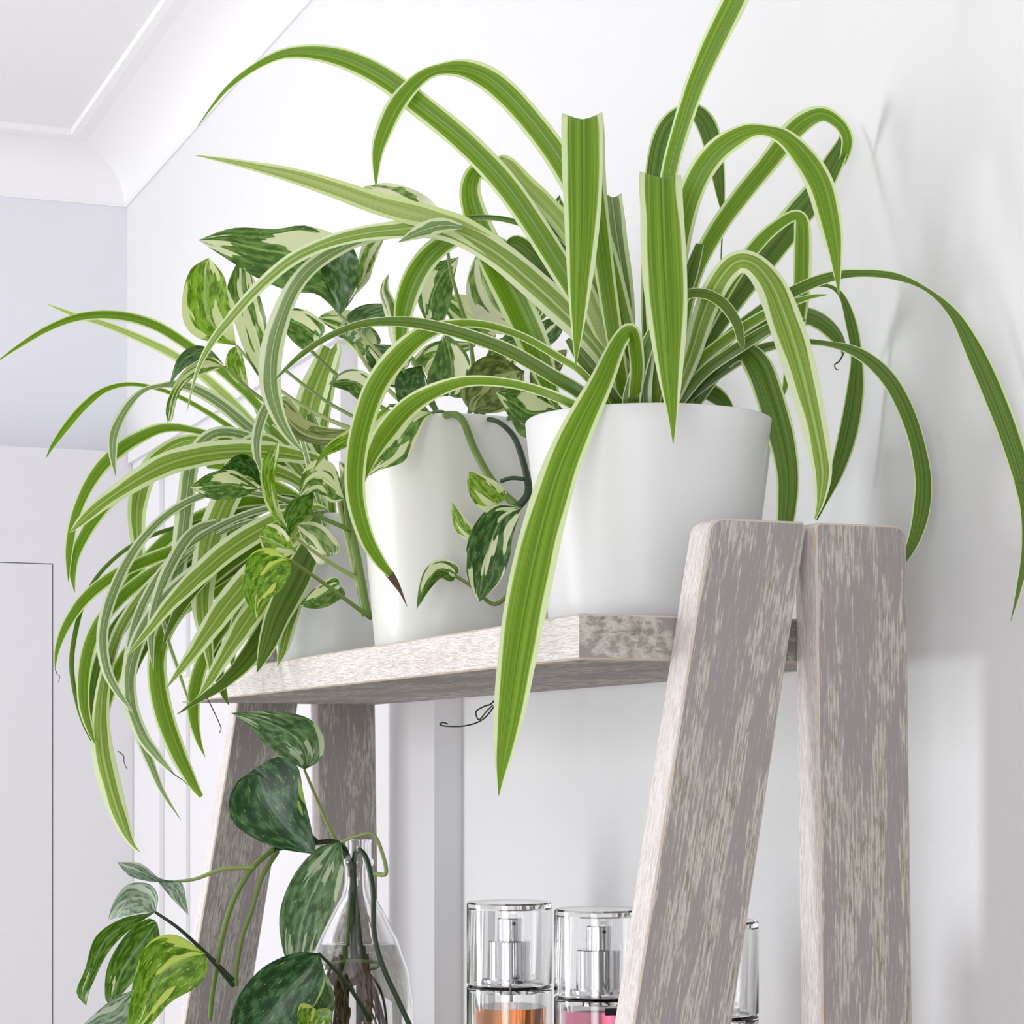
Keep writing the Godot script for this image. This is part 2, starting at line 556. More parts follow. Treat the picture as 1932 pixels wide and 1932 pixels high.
func cornice() -> void:
	# outline of the coving: (distance from the wall, height), from the wall up to the ceiling
	var low := CEIL - 0.092
	var prof := [Vector2(0.0, low), Vector2(0.004, low), Vector2(0.005, low + 0.003)]
	for k in 11:
		var a := PI / 2 * k / 10.0
		prof.append(Vector2(0.006 + 0.096 * (1.0 - cos(a)), low + 0.004 + 0.076 * sin(a)))
	prof.append(Vector2(0.104, CEIL - 0.012))
	prof.append(Vector2(0.115, CEIL - 0.010))
	prof.append(Vector2(0.115, CEIL))
	var st := begin()
	for i in prof.size() - 1:
		var p: Vector2 = prof[i]
		var q: Vector2 = prof[i + 1]
		st.set_smooth_group(1 if i > 2 and i < 12 else -1)
		quad(st, loc(WALL - p.x, p.y, CORNER - p.x), loc(WALL - q.x, q.y, CORNER - q.x), loc(WALL - q.x, q.y, BACK), loc(WALL - p.x, p.y, BACK))
	st.generate_normals()
	struct("trim_1", st, M.cornice_paint, "curved white coving along the top of the right wall")
	st = begin()
	for i in prof.size() - 1:
		var p: Vector2 = prof[i]
		var q: Vector2 = prof[i + 1]
		st.set_smooth_group(1 if i > 2 and i < 12 else -1)
		quad(st, loc(LEFT, p.y, CORNER - p.x), loc(LEFT, q.y, CORNER - q.x), loc(WALL - q.x, q.y, CORNER - q.x), loc(WALL - p.x, p.y, CORNER - p.x))
	st.generate_normals()
	struct("trim_2", st, M.cornice_paint, "curved white coving along the top of the far wall")


func joinery() -> void:
	# fitted cupboard that fills the far corner
	var at := loc(-0.4, 0, 2.43)
	var cup := thing("fitted_cupboard", "plain white fitted cupboard with a flush door in the far corner", "cupboard", at)
	var face := 2.43
	var st := begin()
	box(st, Vector3(-1.0, 0, face + 0.004), Vector3(WALL - 0.001, 2.0, CORNER - 0.001), at)
	obj("body", st, M.cupboard_paint, cup)
	st = begin()
	box(st, Vector3(0.1102, 0.1, face - 0.004), Vector3(WALL - 0.002, 2.004, face + 0.003), at)
	box(st, Vector3(-1.0, 1.8197, face - 0.004), Vector3(0.1102, 2.004, face + 0.003), at)
	obj("face_frame", st, M.cupboard_paint, cup)
	st = begin()
	box(st, Vector3(-0.9, 0.1, face - 0.004), Vector3(0.1085, 1.818, face + 0.003), at)
	obj("door", st, M.cupboard_paint, cup)
	# door in the right wall: its casing and its leaf
	var d := Node3D.new()
	d.name = "door_1"
	d.set_meta("kind", "structure")
	d.set_meta("label", "white door casing on the right wall beside the corner cupboard")
	d.position = loc(WALL, 0, 1.8)
	add_child(d)
	var w := WALL + 0.005
	var part := func(called: String, v0: float, y0: float, y1: float, u0: float, u1: float) -> void:
		var s := begin()
		box(s, Vector3(v0, y0, u0), Vector3(w, y1, u1), d.position)
		obj(called, s, M.gloss_paint, d)
	part.call("head_casing", WALL - 0.022, 1.945, 2.0, 1.275, 2.424)
	part.call("head_moulding", WALL - 0.030, 1.985, 2.006, 1.268, 2.424)
	part.call("jamb_casing", WALL - 0.020, 0.0, 1.944, 1.275, 1.345)
	part.call("jamb_casing", WALL - 0.020, 0.0, 1.944, 2.235, 2.424)
	part.call("jamb_stop", WALL - 0.012, 0.0, 1.944, 2.09, 2.234)
	part.call("door_leaf", WALL - 0.006, 0.0, 1.944, 1.346, 2.089)
	# low white boxing against the wall under the shelf
	st = begin()
	box(st, Vector3(WALL - 0.03, 0, 0.919), Vector3(WALL + 0.01, 1.615, 1.25))
	struct("trim_3", st, M.gloss_paint, "plain white boxing on the wall behind the far legs")


# ------------------------------------------------------------------ the ladder shelf
const TOP := 1.5885        # top of the upper board
const BOARD := 0.0272
const LEG_TOP := 1.645
const LOWER := 1.224


func leg_outline(vert: bool) -> PackedVector2Array:
	var o := PackedVector2Array()
	var foot := 0.0
	if vert:
		var lean := 0.014
		var l := 0.1435 - lean * (LEG_TOP - TOP)
		var r := 0.2065 - lean * (LEG_TOP - TOP)
		var run := lean * (LEG_TOP - foot)
		o.append(Vector2(l + run, foot))
		o.append(Vector2(r + run, foot))
		for k in 5:
			var a := PI / 2 * k / 4.0
			o.append(Vector2(r - 0.008 + 0.008 * cos(a), LEG_TOP - 0.008 + 0.008 * sin(a)))
		for k in 3:
			var a := PI / 2 + PI / 2 * k / 2.0
			o.append(Vector2(l + 0.003 + 0.003 * cos(a), LEG_TOP - 0.003 + 0.003 * sin(a)))
	else:
		var slope := 0.168
		var l := 0.0615 + slope * (LEG_TOP - TOP)
		var r := 0.1275 + slope * (LEG_TOP - TOP)
		var run := slope * (LEG_TOP - foot)
		o.append(Vector2(l - run, foot))
		o.append(Vector2(r - run, foot))
		o.append(Vector2(r - 0.0005, LEG_TOP - 0.003))
		o.append(Vector2(r - 0.003, LEG_TOP))
		for k in 5:
			var a := PI / 2 + PI / 2 * k / 4.0
			o.append(Vector2(l + 0.010 + 0.010 * cos(a), LEG_TOP - 0.010 + 0.010 * sin(a)))
	return o


func ladder_shelf() -> Node3D:
	var at := loc(0.1, 0, 0.5)
	var unit := thing("ladder_shelf", "worn grey wooden ladder shelf leaning by the white wall, carrying the potted plants", "shelf", at)
	var axes := shelf_axes()
	var inside := Transform3D(axes, ORIGIN - at)     # (v, y, -u)
	var k := 0
	for end in [[-0.0275, -0.0005], [1.0405, 1.0675]]:
		for vert in [false, true]:
			var st := begin()
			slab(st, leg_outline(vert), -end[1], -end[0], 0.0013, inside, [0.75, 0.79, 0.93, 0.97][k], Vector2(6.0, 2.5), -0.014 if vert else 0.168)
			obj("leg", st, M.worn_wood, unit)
			k += 1
	for b in [[TOP, 0.0, 0.206], [LOWER, -0.06, 0.206]]:
		var st := begin()
		var o := PackedVector2Array([Vector2(b[1], -1.04), Vector2(b[2], -1.04), Vector2(b[2], 0.0), Vector2(b[1], 0.0)])
		# outline in (v, -u), drawn out over the height
		var flat := Transform3D(Basis(axes.x, axes.z, -axes.y), ORIGIN - at)
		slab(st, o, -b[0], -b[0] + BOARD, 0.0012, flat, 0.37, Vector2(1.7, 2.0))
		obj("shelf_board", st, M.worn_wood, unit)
	return unit


# ------------------------------------------------------------------ pots and plants
func pot(parent: Node3D, r0: float, r1: float, h: float, m: Material) -> void:
	var st := begin()
	var w := 0.0022
	var prof := [Vector2(0, 0), Vector2(r0 - 0.004, 0), Vector2(r0 - 0.0012, 0.0012), Vector2(r0, 0.004)]
	for k in 9:
		prof.append(Vector2(lerpf(r0, r1, (k + 1) / 10.0), lerpf(0.004, h - 0.003, (k + 1) / 10.0)))
	prof.append_array([Vector2(r1, h - 0.0015), Vector2(r1 - 0.0006, h - 0.0004), Vector2(r1 - w * 0.5, h), Vector2(r1 - w, h - 0.0006), Vector2(r1 - w - 0.0004, h - 0.003), Vector2(lerpf(r0, r1, 0.1) - w, 0.012), Vector2(0, 0.012)])
	lathe(st, prof, Vector3.ZERO, 96)
	st.generate_normals()
	obj("pot", st, m, parent)
	st = begin()
	var top := h * 0.93
	var rs := lerpf(r0, r1, 0.93) - w - 0.001
	lathe(st, [Vector2(0, h * 0.5), Vector2(rs * 0.9, h * 0.5), Vector2(rs, top - 0.006), Vector2(rs * 0.8, top), Vector2(0, top + 0.004)], Vector3.ZERO, 40)
	st.generate_normals()
	obj("soil", st, M.soil, parent)


var plant: Node3D
var start: Array = []      # pixel and depth of the plant's heart in its pot


# one strap leaf: points are [x, y, width] from the root to the tip, d0..d1 its distance
func strap(points: Array, d0: float, d1: float, look := "a", turn := 25.0, fold := 0.16, called := "leaf") -> MeshInstance3D:
	var path := []
	var width := []
	var n := points.size()
	if not start.is_empty():
		var x: float = lerpf(start[0], points[0][0], 0.4)
		path.append(pt(x, start[1], lerpf(start[2], d0, 0.3)) - plant.position)
		width.append(points[0][2] * 0.8 / FOCAL * d0)
	for i in n:
		var d := lerpf(d0, d1, float(i) / (n - 1))
		path.append(pt(points[i][0], points[i][1], d) - plant.position)
		width.append(points[i][2] / FOCAL * d)
	var st := begin()
	ribbon(st, path, width, turn, fold)
	st.generate_normals()
	return obj(called, st, M["strap_" + look], plant)


const SHAPE := [[0.0, 0.34], [0.04, 0.72], [0.12, 0.94], [0.25, 1.0], [0.42, 0.95], [0.6, 0.76], [0.78, 0.46], [0.9, 0.2], [0.96, 0.07], [1.0, 0.0]]


# one heart-shaped leaf along points [x, y] from its base to its tip, width in pixels at distance d
func blade(points: Array, wide: float, d0: float, d1: float, look: String, turn := 15.0, fold := 0.16, stalk: Array = [], stalk_look := "stem_green") -> MeshInstance3D:
	var raw := []
	var n := points.size()
	for i in n:
		raw.append(pt(points[i][0], points[i][1], lerpf(d0, d1, float(i) / (n - 1))) - plant.position)
	var dense := catmull(raw, 12)
	var path := []
	var width := []
	for s in SHAPE:
		var f: float = s[0] * (dense.size() - 1)
		var i := mini(int(f), dense.size() - 2)
		path.append(dense[i].lerp(dense[i + 1], f - i))
		width.append(s[1] * wide / FOCAL * (d0 + d1) * 0.5)
	var st := begin()
	ribbon(st, path, width, turn, fold, 3, 10, 0.22, 0.025)
	st.generate_normals()
	var o := obj("leaf", st, M["blade_" + look], plant)
	if not stalk.is_empty():
		stem(stalk + [[points[0][0], points[0][1], d0]], 0.0019, 0.0012, stalk_look, o, "stalk")
	return o


# one heart-shaped leaf given by its two edges, each [x, y] from the base to the tip; the middle lies at d0..d1, the edges bend by bend0 / bend1 metres
func lobe(left: Array, right: Array, d0: float, d1: float, look: String, bend0 := -0.008, bend1 := -0.008, stalk: Array = [], stalk_look := "stem_green", mirror := false) -> MeshInstance3D:
	var sides := []
	for edge in [left, right]:
		var raw := []
		for q in edge:
			raw.append(Vector2(q[0], q[1]))
		var fine := catmull(raw, 8)
		var far := [0.0]
		for i in range(1, fine.size()):
			far.append(far[i - 1] + fine[i].distance_to(fine[i - 1]))
		var even := []
		var at := 0
		for k in 25:
			var want: float = far[-1] * k / 24.0
			while at < fine.size() - 2 and far[at + 1] < want:
				at += 1
			even.append(fine[at].lerp(fine[at + 1], clampf((want - far[at]) / maxf(far[at + 1] - far[at], 1e-6), 0.0, 1.0)))
		sides.append(even)
	var cols := 12
	var rows := []
	for k in 25:
		var f := k / 24.0
		var row := []
		for j in cols + 1:
			var x := float(j) / cols
			var q: Vector2 = sides[0][k].lerp(sides[1][k], x)
			var reach := absf(x - 0.5) * 2.0
			var d := lerpf(d0, d1, f) + (bend0 if x < 0.5 else bend1) * pow(reach, 1.4) * sin(PI * clampf(f * 0.9 + 0.1, 0.0, 1.0)) + 0.0012 * sin(f * 15.0 + x * 3.0) * reach
			row.append([pt(q.x, q.y, d) - plant.position, Vector2(1.0 - x if mirror else x, f)])
		rows.append(row)
	var st := begin()
	for k in 24:
		for j in cols:
			var a = rows[k][j]
			var b = rows[k + 1][j]
			var c = rows[k + 1][j + 1]
			var e = rows[k][j + 1]
			quad(st, a[0], b[0], c[0], e[0], a[1], b[1], c[1], e[1])
	st.generate_normals()
	var o := obj("leaf", st, M["blade_" + look], plant)
	if not stalk.is_empty():
		stem(stalk + [[left[0][0], left[0][1], d0]], 0.0021, 0.0012, stalk_look, o, "stalk")
	return o


# a stem through points [x, y, distance]
func stem(points: Array, r0: float, r1: float, look := "stem_green", parent: Node3D = null, called := "stem") -> MeshInstance3D:
	var path := []
	for q in points:
		path.append(pt(q[0], q[1], q[2]) - plant.position)
	var st := begin()
	tube(st, path, r0, r1)
	st.generate_normals()
	return obj(called, st, M[look], parent if parent else plant)


func spider_plant_near() -> void:
	plant = thing("potted_plant", "green spider plant with cream edged leaves in wide white pot at shelf's near end", "plant", loc(0.091, TOP, 0.1), "potted plants on the upper board")
	pot(plant, 0.0648, 0.0800, 0.1318, M.pot_white)
	start = [1228, 812, 1.471]
	# behind
	strap([[1200, 760, 20], [1120, 600, 26], [1040, 440, 26], [960, 340, 24], [900, 295, 16], [860, 270, 8], [830, 246, 1]], 1.485, 1.52, "d", 20)
	strap([[1205, 760, 24], [1150, 600, 36], [1090, 460, 44], [1030, 385, 36], [990, 345, 34], [960, 312, 30], [945, 302, 16], [940, 322, 4]], 1.485, 1.5, "c", 10)
	strap([[1190, 760, 20], [1120, 640, 30], [1060, 560, 36], [1010, 490, 36], [975, 458, 28], [953, 464, 6]], 1.48, 1.5, "d", 15)
	strap([[1230, 760, 24], [1228, 600, 34], [1232, 450, 40], [1240, 330, 44], [1253, 260, 44], [1275, 224, 38], [1308, 212, 36], [1332, 238, 42], [1347, 290, 36], [1358, 360, 20], [1363, 410, 6], [1360, 494, 2]], 1.49, 1.52, "d", 15)
	strap([[1190, 740, 26], [1180, 560, 34], [1163, 440, 38], [1155, 372, 38], [1164, 400, 30], [1178, 480, 18], [1186, 540, 4]], 1.485, 1.53, "p", 12)
	strap([[1280, 760, 26], [1330, 650, 36], [1390, 560, 46], [1450, 480, 56], [1500, 415, 56], [1540, 365, 50], [1572, 310, 40], [1592, 264, 22], [1588, 240, 4]], 1.485, 1.555, "d", 20)
	strap([[1262, 760, 24], [1285, 620, 30], [1310, 520, 32], [1350, 440, 36], [1400, 370, 38], [1450, 310, 40], [1500, 245, 44], [1545, 217, 36], [1580, 232, 30], [1597, 262, 26], [1592, 298, 18], [1578, 326, 3]], 1.48, 1.545, "a", 20)
	strap([[1275, 760, 24], [1320, 640, 28], [1380, 530, 28], [1430, 460, 28], [1475, 420, 24], [1505, 408, 24], [1513, 432, 34], [1513, 490, 36], [1511, 545, 34], [1505, 600, 32], [1494, 670, 30], [1480, 735, 10], [1474, 752, 2]], 1.475, 1.47, "a", 15)
	strap([[1275, 760, 20], [1340, 680, 20], [1420, 600, 20], [1500, 552, 14], [1550, 538, 8], [1585, 555, 12], [1605, 610, 24], [1615, 670, 24], [1612, 740, 36], [1598, 820, 38], [1578, 890, 28], [1556, 945, 12], [1541, 982, 2]], 1.475, 1.55, "d", 15)
	strap([[1290, 760, 24], [1360, 690, 28], [1440, 620, 34], [1510, 595, 40], [1545, 602, 40], [1575, 627, 34], [1592, 655, 18], [1590, 672, 3]], 1.47, 1.53, "d", 25)
	strap([[1285, 760, 22], [1360, 700, 24], [1430, 660, 22], [1500, 645, 14], [1560, 648, 12], [1620, 665, 24], [1670, 705, 32], [1705, 760, 34], [1730, 830, 34], [1743, 900, 36], [1740, 960, 36], [1728, 1010, 28], [1710, 1050, 16], [1690, 1080, 2]], 1.47, 1.42, "d", 15)
	strap([[1275, 755, 20], [1350, 660, 22], [1430, 590, 22], [1500, 550, 24], [1560, 525, 22], [1620, 516, 16], [1690, 522, 16], [1750, 548, 9], [1800, 595, 22], [1840, 670, 40], [1875, 750, 46], [1905, 830, 44], [1930, 910, 40]], 1.485, 1.345, "d", 12)
	# the end of that leaf hangs on beyond the frame's edge
	var keep := start
	start = []
	strap([[1928, 905, 40], [1938, 965, 33], [1936, 1040, 22], [1922, 1110, 11], [1907, 1172, 1]], 1.346, 1.32, "d", 12)
	start = keep
	strap([[1310, 760, 24], [1360, 690, 30], [1400, 662, 40], [1432, 690, 56], [1455, 750, 56], [1475, 820, 54], [1487, 890, 46], [1486, 950, 40], [1480, 1010, 28], [1472, 1080, 3]], 1.47, 1.43, "d", 10)
	strap([[1300, 755, 24], [1325, 738, 34], [1352, 748, 34], [1372, 768, 24], [1386, 786, 4]], 1.50, 1.51, "d", 10)
	strap([[1270, 755, 22], [1310, 690, 24], [1370, 640, 24], [1430, 600, 22], [1480, 575, 20], [1530, 560, 10], [1560, 556, 2]], 1.46, 1.44, "a", 20)
	strap([[1280, 760, 20], [1330, 700, 22], [1400, 650, 24], [1450, 620, 22], [1490, 605, 16], [1520, 604, 4]], 1.455, 1.43, "d", 20)
	# the long arches to the left
	strap([[1215, 760, 24], [1160, 670, 34], [1110, 590, 42], [1060, 510, 46], [1010, 430, 47], [950, 345, 47], [880, 270, 46], [800, 205, 45], [720, 145, 42], [640, 108, 36], [560, 98, 23], [500, 115, 15], [430, 165, 9], [373, 238, 1]], 1.47, 1.46, "a", 15)
	strap([[1215, 750, 24], [1180, 620, 36], [1130, 450, 46], [1060, 310, 48], [990, 215, 47], [930, 155, 46], [880, 131, 36], [830, 131, 22], [790, 150, 26], [750, 195, 34], [725, 245, 32], [712, 290, 22], [709, 356, 1]], 1.468, 1.44, "a", 15)
	strap([[1190, 760, 20], [1120, 660, 30], [1040, 560, 36], [950, 480, 40], [880, 435, 44], [830, 415, 42], [770, 400, 44], [700, 380, 40], [620, 352, 34], [540, 328, 26], [470, 312, 16], [410, 300, 8], [368, 293, 1]], 1.475, 1.50, "c", 10)
	strap([[1190, 760, 18], [1100, 620, 24], [1000, 500, 26], [920, 452, 28], [870, 447, 30], [825, 468, 40], [790, 510, 44], [768, 560, 42], [758, 610, 32], [756, 660, 20], [760, 690, 8], [762, 705, 1]], 1.53, 1.57, "a", 10)
	strap([[1190, 760, 20], [1130, 670, 24], [1050, 590, 24], [960, 505, 24], [880, 455, 22], [780, 437, 20], [690, 450, 20], [630, 475, 24], [580, 510, 28], [545, 560, 32], [520, 630, 40], [510, 690, 42], [513, 740, 38], [528, 790, 26], [552, 830, 14], [575, 854, 1]], 1.473, 1.56, "p", 15)
	strap([[1190, 760, 24], [1130, 660, 40], [1060, 585, 54], [1000, 530, 54], [940, 480, 52], [880, 445, 48], [820, 427, 42], [760, 432, 34], [690, 440, 28], [620, 457, 25], [550, 490, 24], [490, 540, 22], [440, 595, 18], [400, 645, 14], [372, 700, 8], [352, 778, 1]], 1.465, 1.52, "b", 10, 0.1)
	start = []
	strap([[872, 428, 8], [835, 425, 26], [795, 436, 26], [752, 457, 2]], 1.462, 1.45, "p", 20)
	start = keep
	strap([[1190, 760, 14], [1120, 560, 16], [1050, 455, 14], [1000, 428, 12], [940, 412, 10], [880, 412, 10], [830, 425, 8], [800, 440, 1]], 1.48, 1.5, "d", 15)
	strap([[1190, 760, 24], [1120, 640, 32], [1060, 520, 36], [1000, 420, 38], [950, 350, 38], [915, 324, 30], [893, 330, 34], [887, 370, 42], [905, 430, 50], [935, 500, 60], [975, 580, 64], [1010, 660, 58], [1040, 740, 30], [1052, 772, 3]], 1.50, 1.49, "a", 8)
	strap([[1100, 745, 26], [1040, 708, 26], [960, 662, 25], [880, 632, 23], [800, 612, 21], [740, 607, 18], [680, 612, 14], [620, 635, 12], [565, 672, 10], [510, 725, 1]], 1.45, 1.5, "d", 20)
	strap([[1110, 715, 14], [1060, 678, 15], [990, 637, 15], [920, 614, 15], [860, 611, 18], [800, 630, 32], [750, 672, 42], [710, 730, 44], [685, 800, 42], [672, 870, 40], [672, 940, 37], [690, 1010, 31], [715, 1055, 24], [738, 1084, 14]], 1.44, 1.57, "a", 15)
	start = []
	strap([[733, 1078, 17], [746, 1098, 13], [757, 1118, 6], [768, 1144, 1]], 1.57, 1.575, "d", 15, 0.3, "dry_tip").material_override = M.dry_brown
	start = keep
	strap([[1090, 768, 18], [1020, 738, 17], [950, 722, 17], [880, 720, 20], [820, 738, 28], [770, 770, 36], [730, 815, 38], [705, 855, 28], [690, 895, 12], [685, 918, 1]], 1.44, 1.56, "a", 25)
	# straps that stand in the heart of the plant
	strap([[1215, 765, 24], [1170, 690, 34], [1130, 610, 38], [1100, 540, 34], [1090, 480, 20]], 1.47, 1.46, "c", 20)
	strap([[1225, 765, 24], [1195, 690, 38], [1170, 610, 40], [1135, 500, 36], [1110, 420, 24]], 1.475, 1.48, "c", 20)
	strap([[1245, 765, 24], [1250, 690, 34], [1270, 600, 34], [1300, 520, 30], [1320, 460, 16]], 1.47, 1.47, "d", 20)
	strap([[1190, 768, 34], [1200, 710, 32], [1218, 655, 27], [1238, 612, 20], [1250, 575, 4]], 1.44, 1.42, "d", 25)
	strap([[1215, 768, 26], [1216, 700, 30], [1230, 640, 24], [1245, 600, 6]], 1.45, 1.44, "p", 25)
	strap([[1170, 768, 24], [1130, 715, 28], [1095, 670, 26], [1070, 640, 10]], 1.455, 1.45, "d", 20)
	# arches to the right and to the front
	strap([[1240, 760, 26], [1240, 600, 30], [1246, 450, 30], [1262, 325, 32], [1285, 240, 36], [1310, 160, 40], [1345, 80, 46], [1385, 0, 50], [1412, -60, 44], [1436, -130, 10]], 1.465, 1.42, "a", 15)
	strap([[1255, 750, 24], [1268, 560, 36], [1285, 430, 46], [1310, 345, 48], [1350, 285, 48], [1400, 252, 40], [1440, 245, 26], [1480, 257, 36], [1520, 297, 50], [1550, 350, 56], [1567, 420, 48], [1577, 480, 28], [1583, 558, 1]], 1.462, 1.38, "a", 12)
	strap([[1268, 755, 28], [1300, 680, 36], [1325, 600, 42], [1350, 540, 46], [1385, 497, 46], [1420, 497, 48], [1455, 537, 60], [1485, 610, 68], [1510, 690, 66], [1530, 770, 56], [1547, 850, 46], [1552, 900, 36], [1546, 950, 18], [1537, 980, 2]], 1.455, 1.375, "b", 12, 0.12)
	strap([[1255, 740, 14], [1270, 620, 18], [1290, 560, 20], [1330, 553, 22], [1365, 572, 24], [1390, 607, 22], [1398, 640, 16], [1401, 658, 4]], 1.45, 1.41, "d", 20)
	strap([[1180, 755, 26], [1160, 640, 32], [1136, 480, 40], [1116, 350, 56], [1104, 255, 74], [1098, 224, 78], [1098, 300, 78], [1098, 400, 70], [1095, 500, 54], [1090, 600, 30], [1086, 692, 1]], 1.462, 1.34, "a", 5, 0.12)
	strap([[1240, 760, 26], [1240, 600, 42], [1242, 450, 60], [1244, 360, 76], [1246, 334, 78], [1248, 400, 82], [1252, 500, 86], [1258, 600, 76], [1263, 700, 50], [1268, 780, 22], [1270, 838, 1]], 1.46, 1.33, "a", 5, 0.12)
	strap([[1198, 765, 24], [1202, 690, 28], [1193, 628, 30], [1170, 642, 32], [1135, 720, 46], [1095, 800, 60], [1060, 880, 70], [1032, 970, 77], [1008, 1070, 82], [990, 1160, 80], [975, 1250, 72], [962, 1340, 60], [950, 1420, 36], [944, 1470, 14], [941, 1502, 1]], 1.44, 1.27, "a", 8, 0.12)
	start = []
	stem([[1590, 670, 1.53], [1583, 682, 1.53], [1575, 688, 1.53], [1577, 696, 1.53], [1583, 698, 1.53]], 0.0006, 0.0003, "dry_brown", null, "dry_tip")


func spider_plant_far() -> void:
	plant = thing("potted_plant", "drooping pale striped spider plant in a white pot at the far end of the shelf", "plant", loc(0.0795, TOP, 0.75), "potted plants on the upper board")
	pot(plant, 0.0555, 0.0700, 0.132, M.pot_white)
	start = [640, 985, 2.073]
	strap([[590, 930, 24], [575, 830, 50], [590, 750, 58], [612, 690, 46], [626, 656, 38], [624, 700, 28], [615, 760, 24], [607, 840, 14], [600, 900, 2]], 2.10, 2.14, "b", 10)
	strap([[600, 930, 16], [500, 780, 18], [420, 700, 20], [350, 648, 20], [290, 612, 20], [220, 595, 18], [150, 598, 15], [90, 620, 12], [40, 650, 8], [-8, 684, 1]], 2.08, 2.0, "a", 20)
	strap([[600, 950, 14], [520, 850, 18], [440, 760, 20], [360, 690, 18], [280, 645, 16], [200, 612, 12], [150, 597, 10], [110, 582, 6], [88, 573, 1]], 2.09, 2.1, "c", 20)
	strap([[600, 940, 18], [520, 870, 16], [440, 810, 12], [370, 765, 10], [310, 737, 8], [250, 725, 8], [200, 735, 11], [160, 765, 15], [125, 805, 15], [100, 840, 9], [87, 864, 1]], 2.08, 2.02, "a", 20)
	strap([[590, 920, 16], [530, 860, 21], [470, 808, 25], [410, 758, 25], [350, 728, 20], [300, 728, 8], [265, 740, 11], [235, 775, 18], [215, 820, 20], [213, 860, 14], [219, 900, 1]], 2.07, 1.98, "p", 20)
	strap([[600, 950, 18], [520, 880, 16], [450, 840, 14], [380, 815, 12], [310, 807, 19], [250, 832, 26], [200, 872, 25], [165, 920, 22], [140, 980, 19], [130, 1040, 15], [129, 1098, 1]], 2.07, 2.0, "a", 15)
	strap([[600, 900, 16], [450, 860, 18], [300, 890, 20], [220, 935, 23], [175, 985, 23], [145, 1040, 19], [137, 1080, 14], [141, 1118, 1]], 2.06, 2.0, "a", 15)
	strap([[560, 900, 16], [450, 845, 20], [360, 830, 22], [300, 860, 30], [270, 910, 38], [258, 970, 34], [262, 1040, 23], [270, 1090, 12], [275, 1122, 1]], 2.09, 2.1, "b", 10)
	strap([[590, 920, 16], [500, 840, 20], [430, 815, 21], [385, 830, 25], [360, 880, 30], [350, 950, 34], [342, 1020, 33], [335, 1080, 30], [326, 1140, 20], [328, 1166, 2]], 2.06, 1.99, "p", 8)
	strap([[590, 930, 20], [520, 890, 30], [460, 900, 42], [425, 945, 50], [400, 1010, 52], [385, 1080, 48], [382, 1150, 38], [395, 1240, 16], [403, 1305, 1]], 2.05, 1.97, "b", 10)
	strap([[590, 960, 10], [480, 960, 12], [380, 985, 10], [300, 1005, 8], [240, 1035, 8], [190, 1080, 8], [160, 1130, 9], [143, 1190, 10], [135, 1250, 10], [142, 1310, 9], [158, 1365, 8], [181, 1415, 1]], 2.06, 1.99, "d", 15)
	strap([[590, 980, 14], [500, 985, 16], [420, 1010, 20], [340, 1035, 24], [270, 1060, 24], [210, 1090, 23], [160, 1130, 22], [125, 1180, 18], [108, 1225, 10], [104, 1264, 1]], 2.06, 1.98, "a", 15)
	strap([[590, 980, 16], [480, 1000, 20], [380, 1040, 24], [290, 1080, 25], [225, 1130, 25], [180, 1190, 25], [160, 1260, 25], [158, 1330, 21], [172, 1385, 10], [183, 1408, 1]], 2.05, 1.97, "a", 15)
	strap([[590, 985, 16], [480, 1030, 22], [380, 1080, 26], [300, 1110, 26], [240, 1160, 25], [200, 1220, 25], [180, 1290, 23], [178, 1350, 18], [190, 1400, 8], [196, 1432, 1]], 2.06, 1.99, "d", 15)
	strap([[595, 985, 16], [500, 1060, 22], [420, 1110, 24], [340, 1150, 26], [270, 1200, 26], [225, 1260, 24], [203, 1320, 20], [196, 1370, 10], [198, 1400, 1]], 2.06, 2.0, "a", 15)
	strap([[590, 960, 11], [480, 930, 13], [400, 930, 13], [330, 960, 16], [275, 1010, 18], [235, 1070, 20], [205, 1140, 22], [193, 1200, 22], [200, 1260, 20], [222, 1305, 14], [240, 1330, 7], [252, 1347, 1]], 2.04, 1.94, "p", 10)
	strap([[590, 970, 16], [480, 990, 20], [380, 1030, 24], [290, 1100, 24], [230, 1180, 22], [200, 1270, 24], [190, 1350, 32], [194, 1420, 42], [210, 1490, 42], [230, 1550, 29], [248, 1590, 12], [265, 1609, 1]], 2.04, 1.95, "b", 8)
	strap([[590, 960, 11], [500, 960, 13], [400, 1000, 15], [320, 1060, 16], [270, 1140, 19], [246, 1220, 19], [240, 1300, 18], [256, 1370, 19], [280, 1430, 17], [305, 1490, 10], [341, 1547, 1]], 2.03, 1.93, "p", 10)
	strap([[590, 970, 13], [500, 1000, 18], [410, 1050, 23], [330, 1110, 28], [275, 1180, 28], [245, 1260, 28], [247, 1330, 27], [270, 1390, 24], [300, 1430, 17], [322, 1454, 8]], 2.02, 1.92, "p", 10)
	strap([[600, 980, 18], [500, 1020, 24], [400, 1090, 28], [330, 1160, 32], [300, 1220, 34], [297, 1280, 37], [310, 1350, 37], [335, 1420, 33], [362, 1475, 21], [380, 1503, 9]], 2.03, 1.94, "a", 8)
	strap([[600, 990, 16], [520, 1080, 22], [440, 1160, 26], [390, 1230, 27], [368, 1300, 27], [365, 1350, 23], [374, 1395, 12], [387, 1428, 1]], 2.04, 1.97, "a", 10)
	strap([[590, 970, 7], [450, 990, 8], [340, 1060, 8], [305, 1130, 8], [315, 1200, 8], [335, 1260, 8], [355, 1320, 4], [360, 1335, 1]], 2.03, 1.93, "p", 15)
	strap([[600, 990, 20], [540, 1030, 24], [470, 1085, 26], [420, 1150, 28], [405, 1220, 26], [420, 1300, 16], [432, 1330, 2]], 2.06, 2.0, "d", 12)
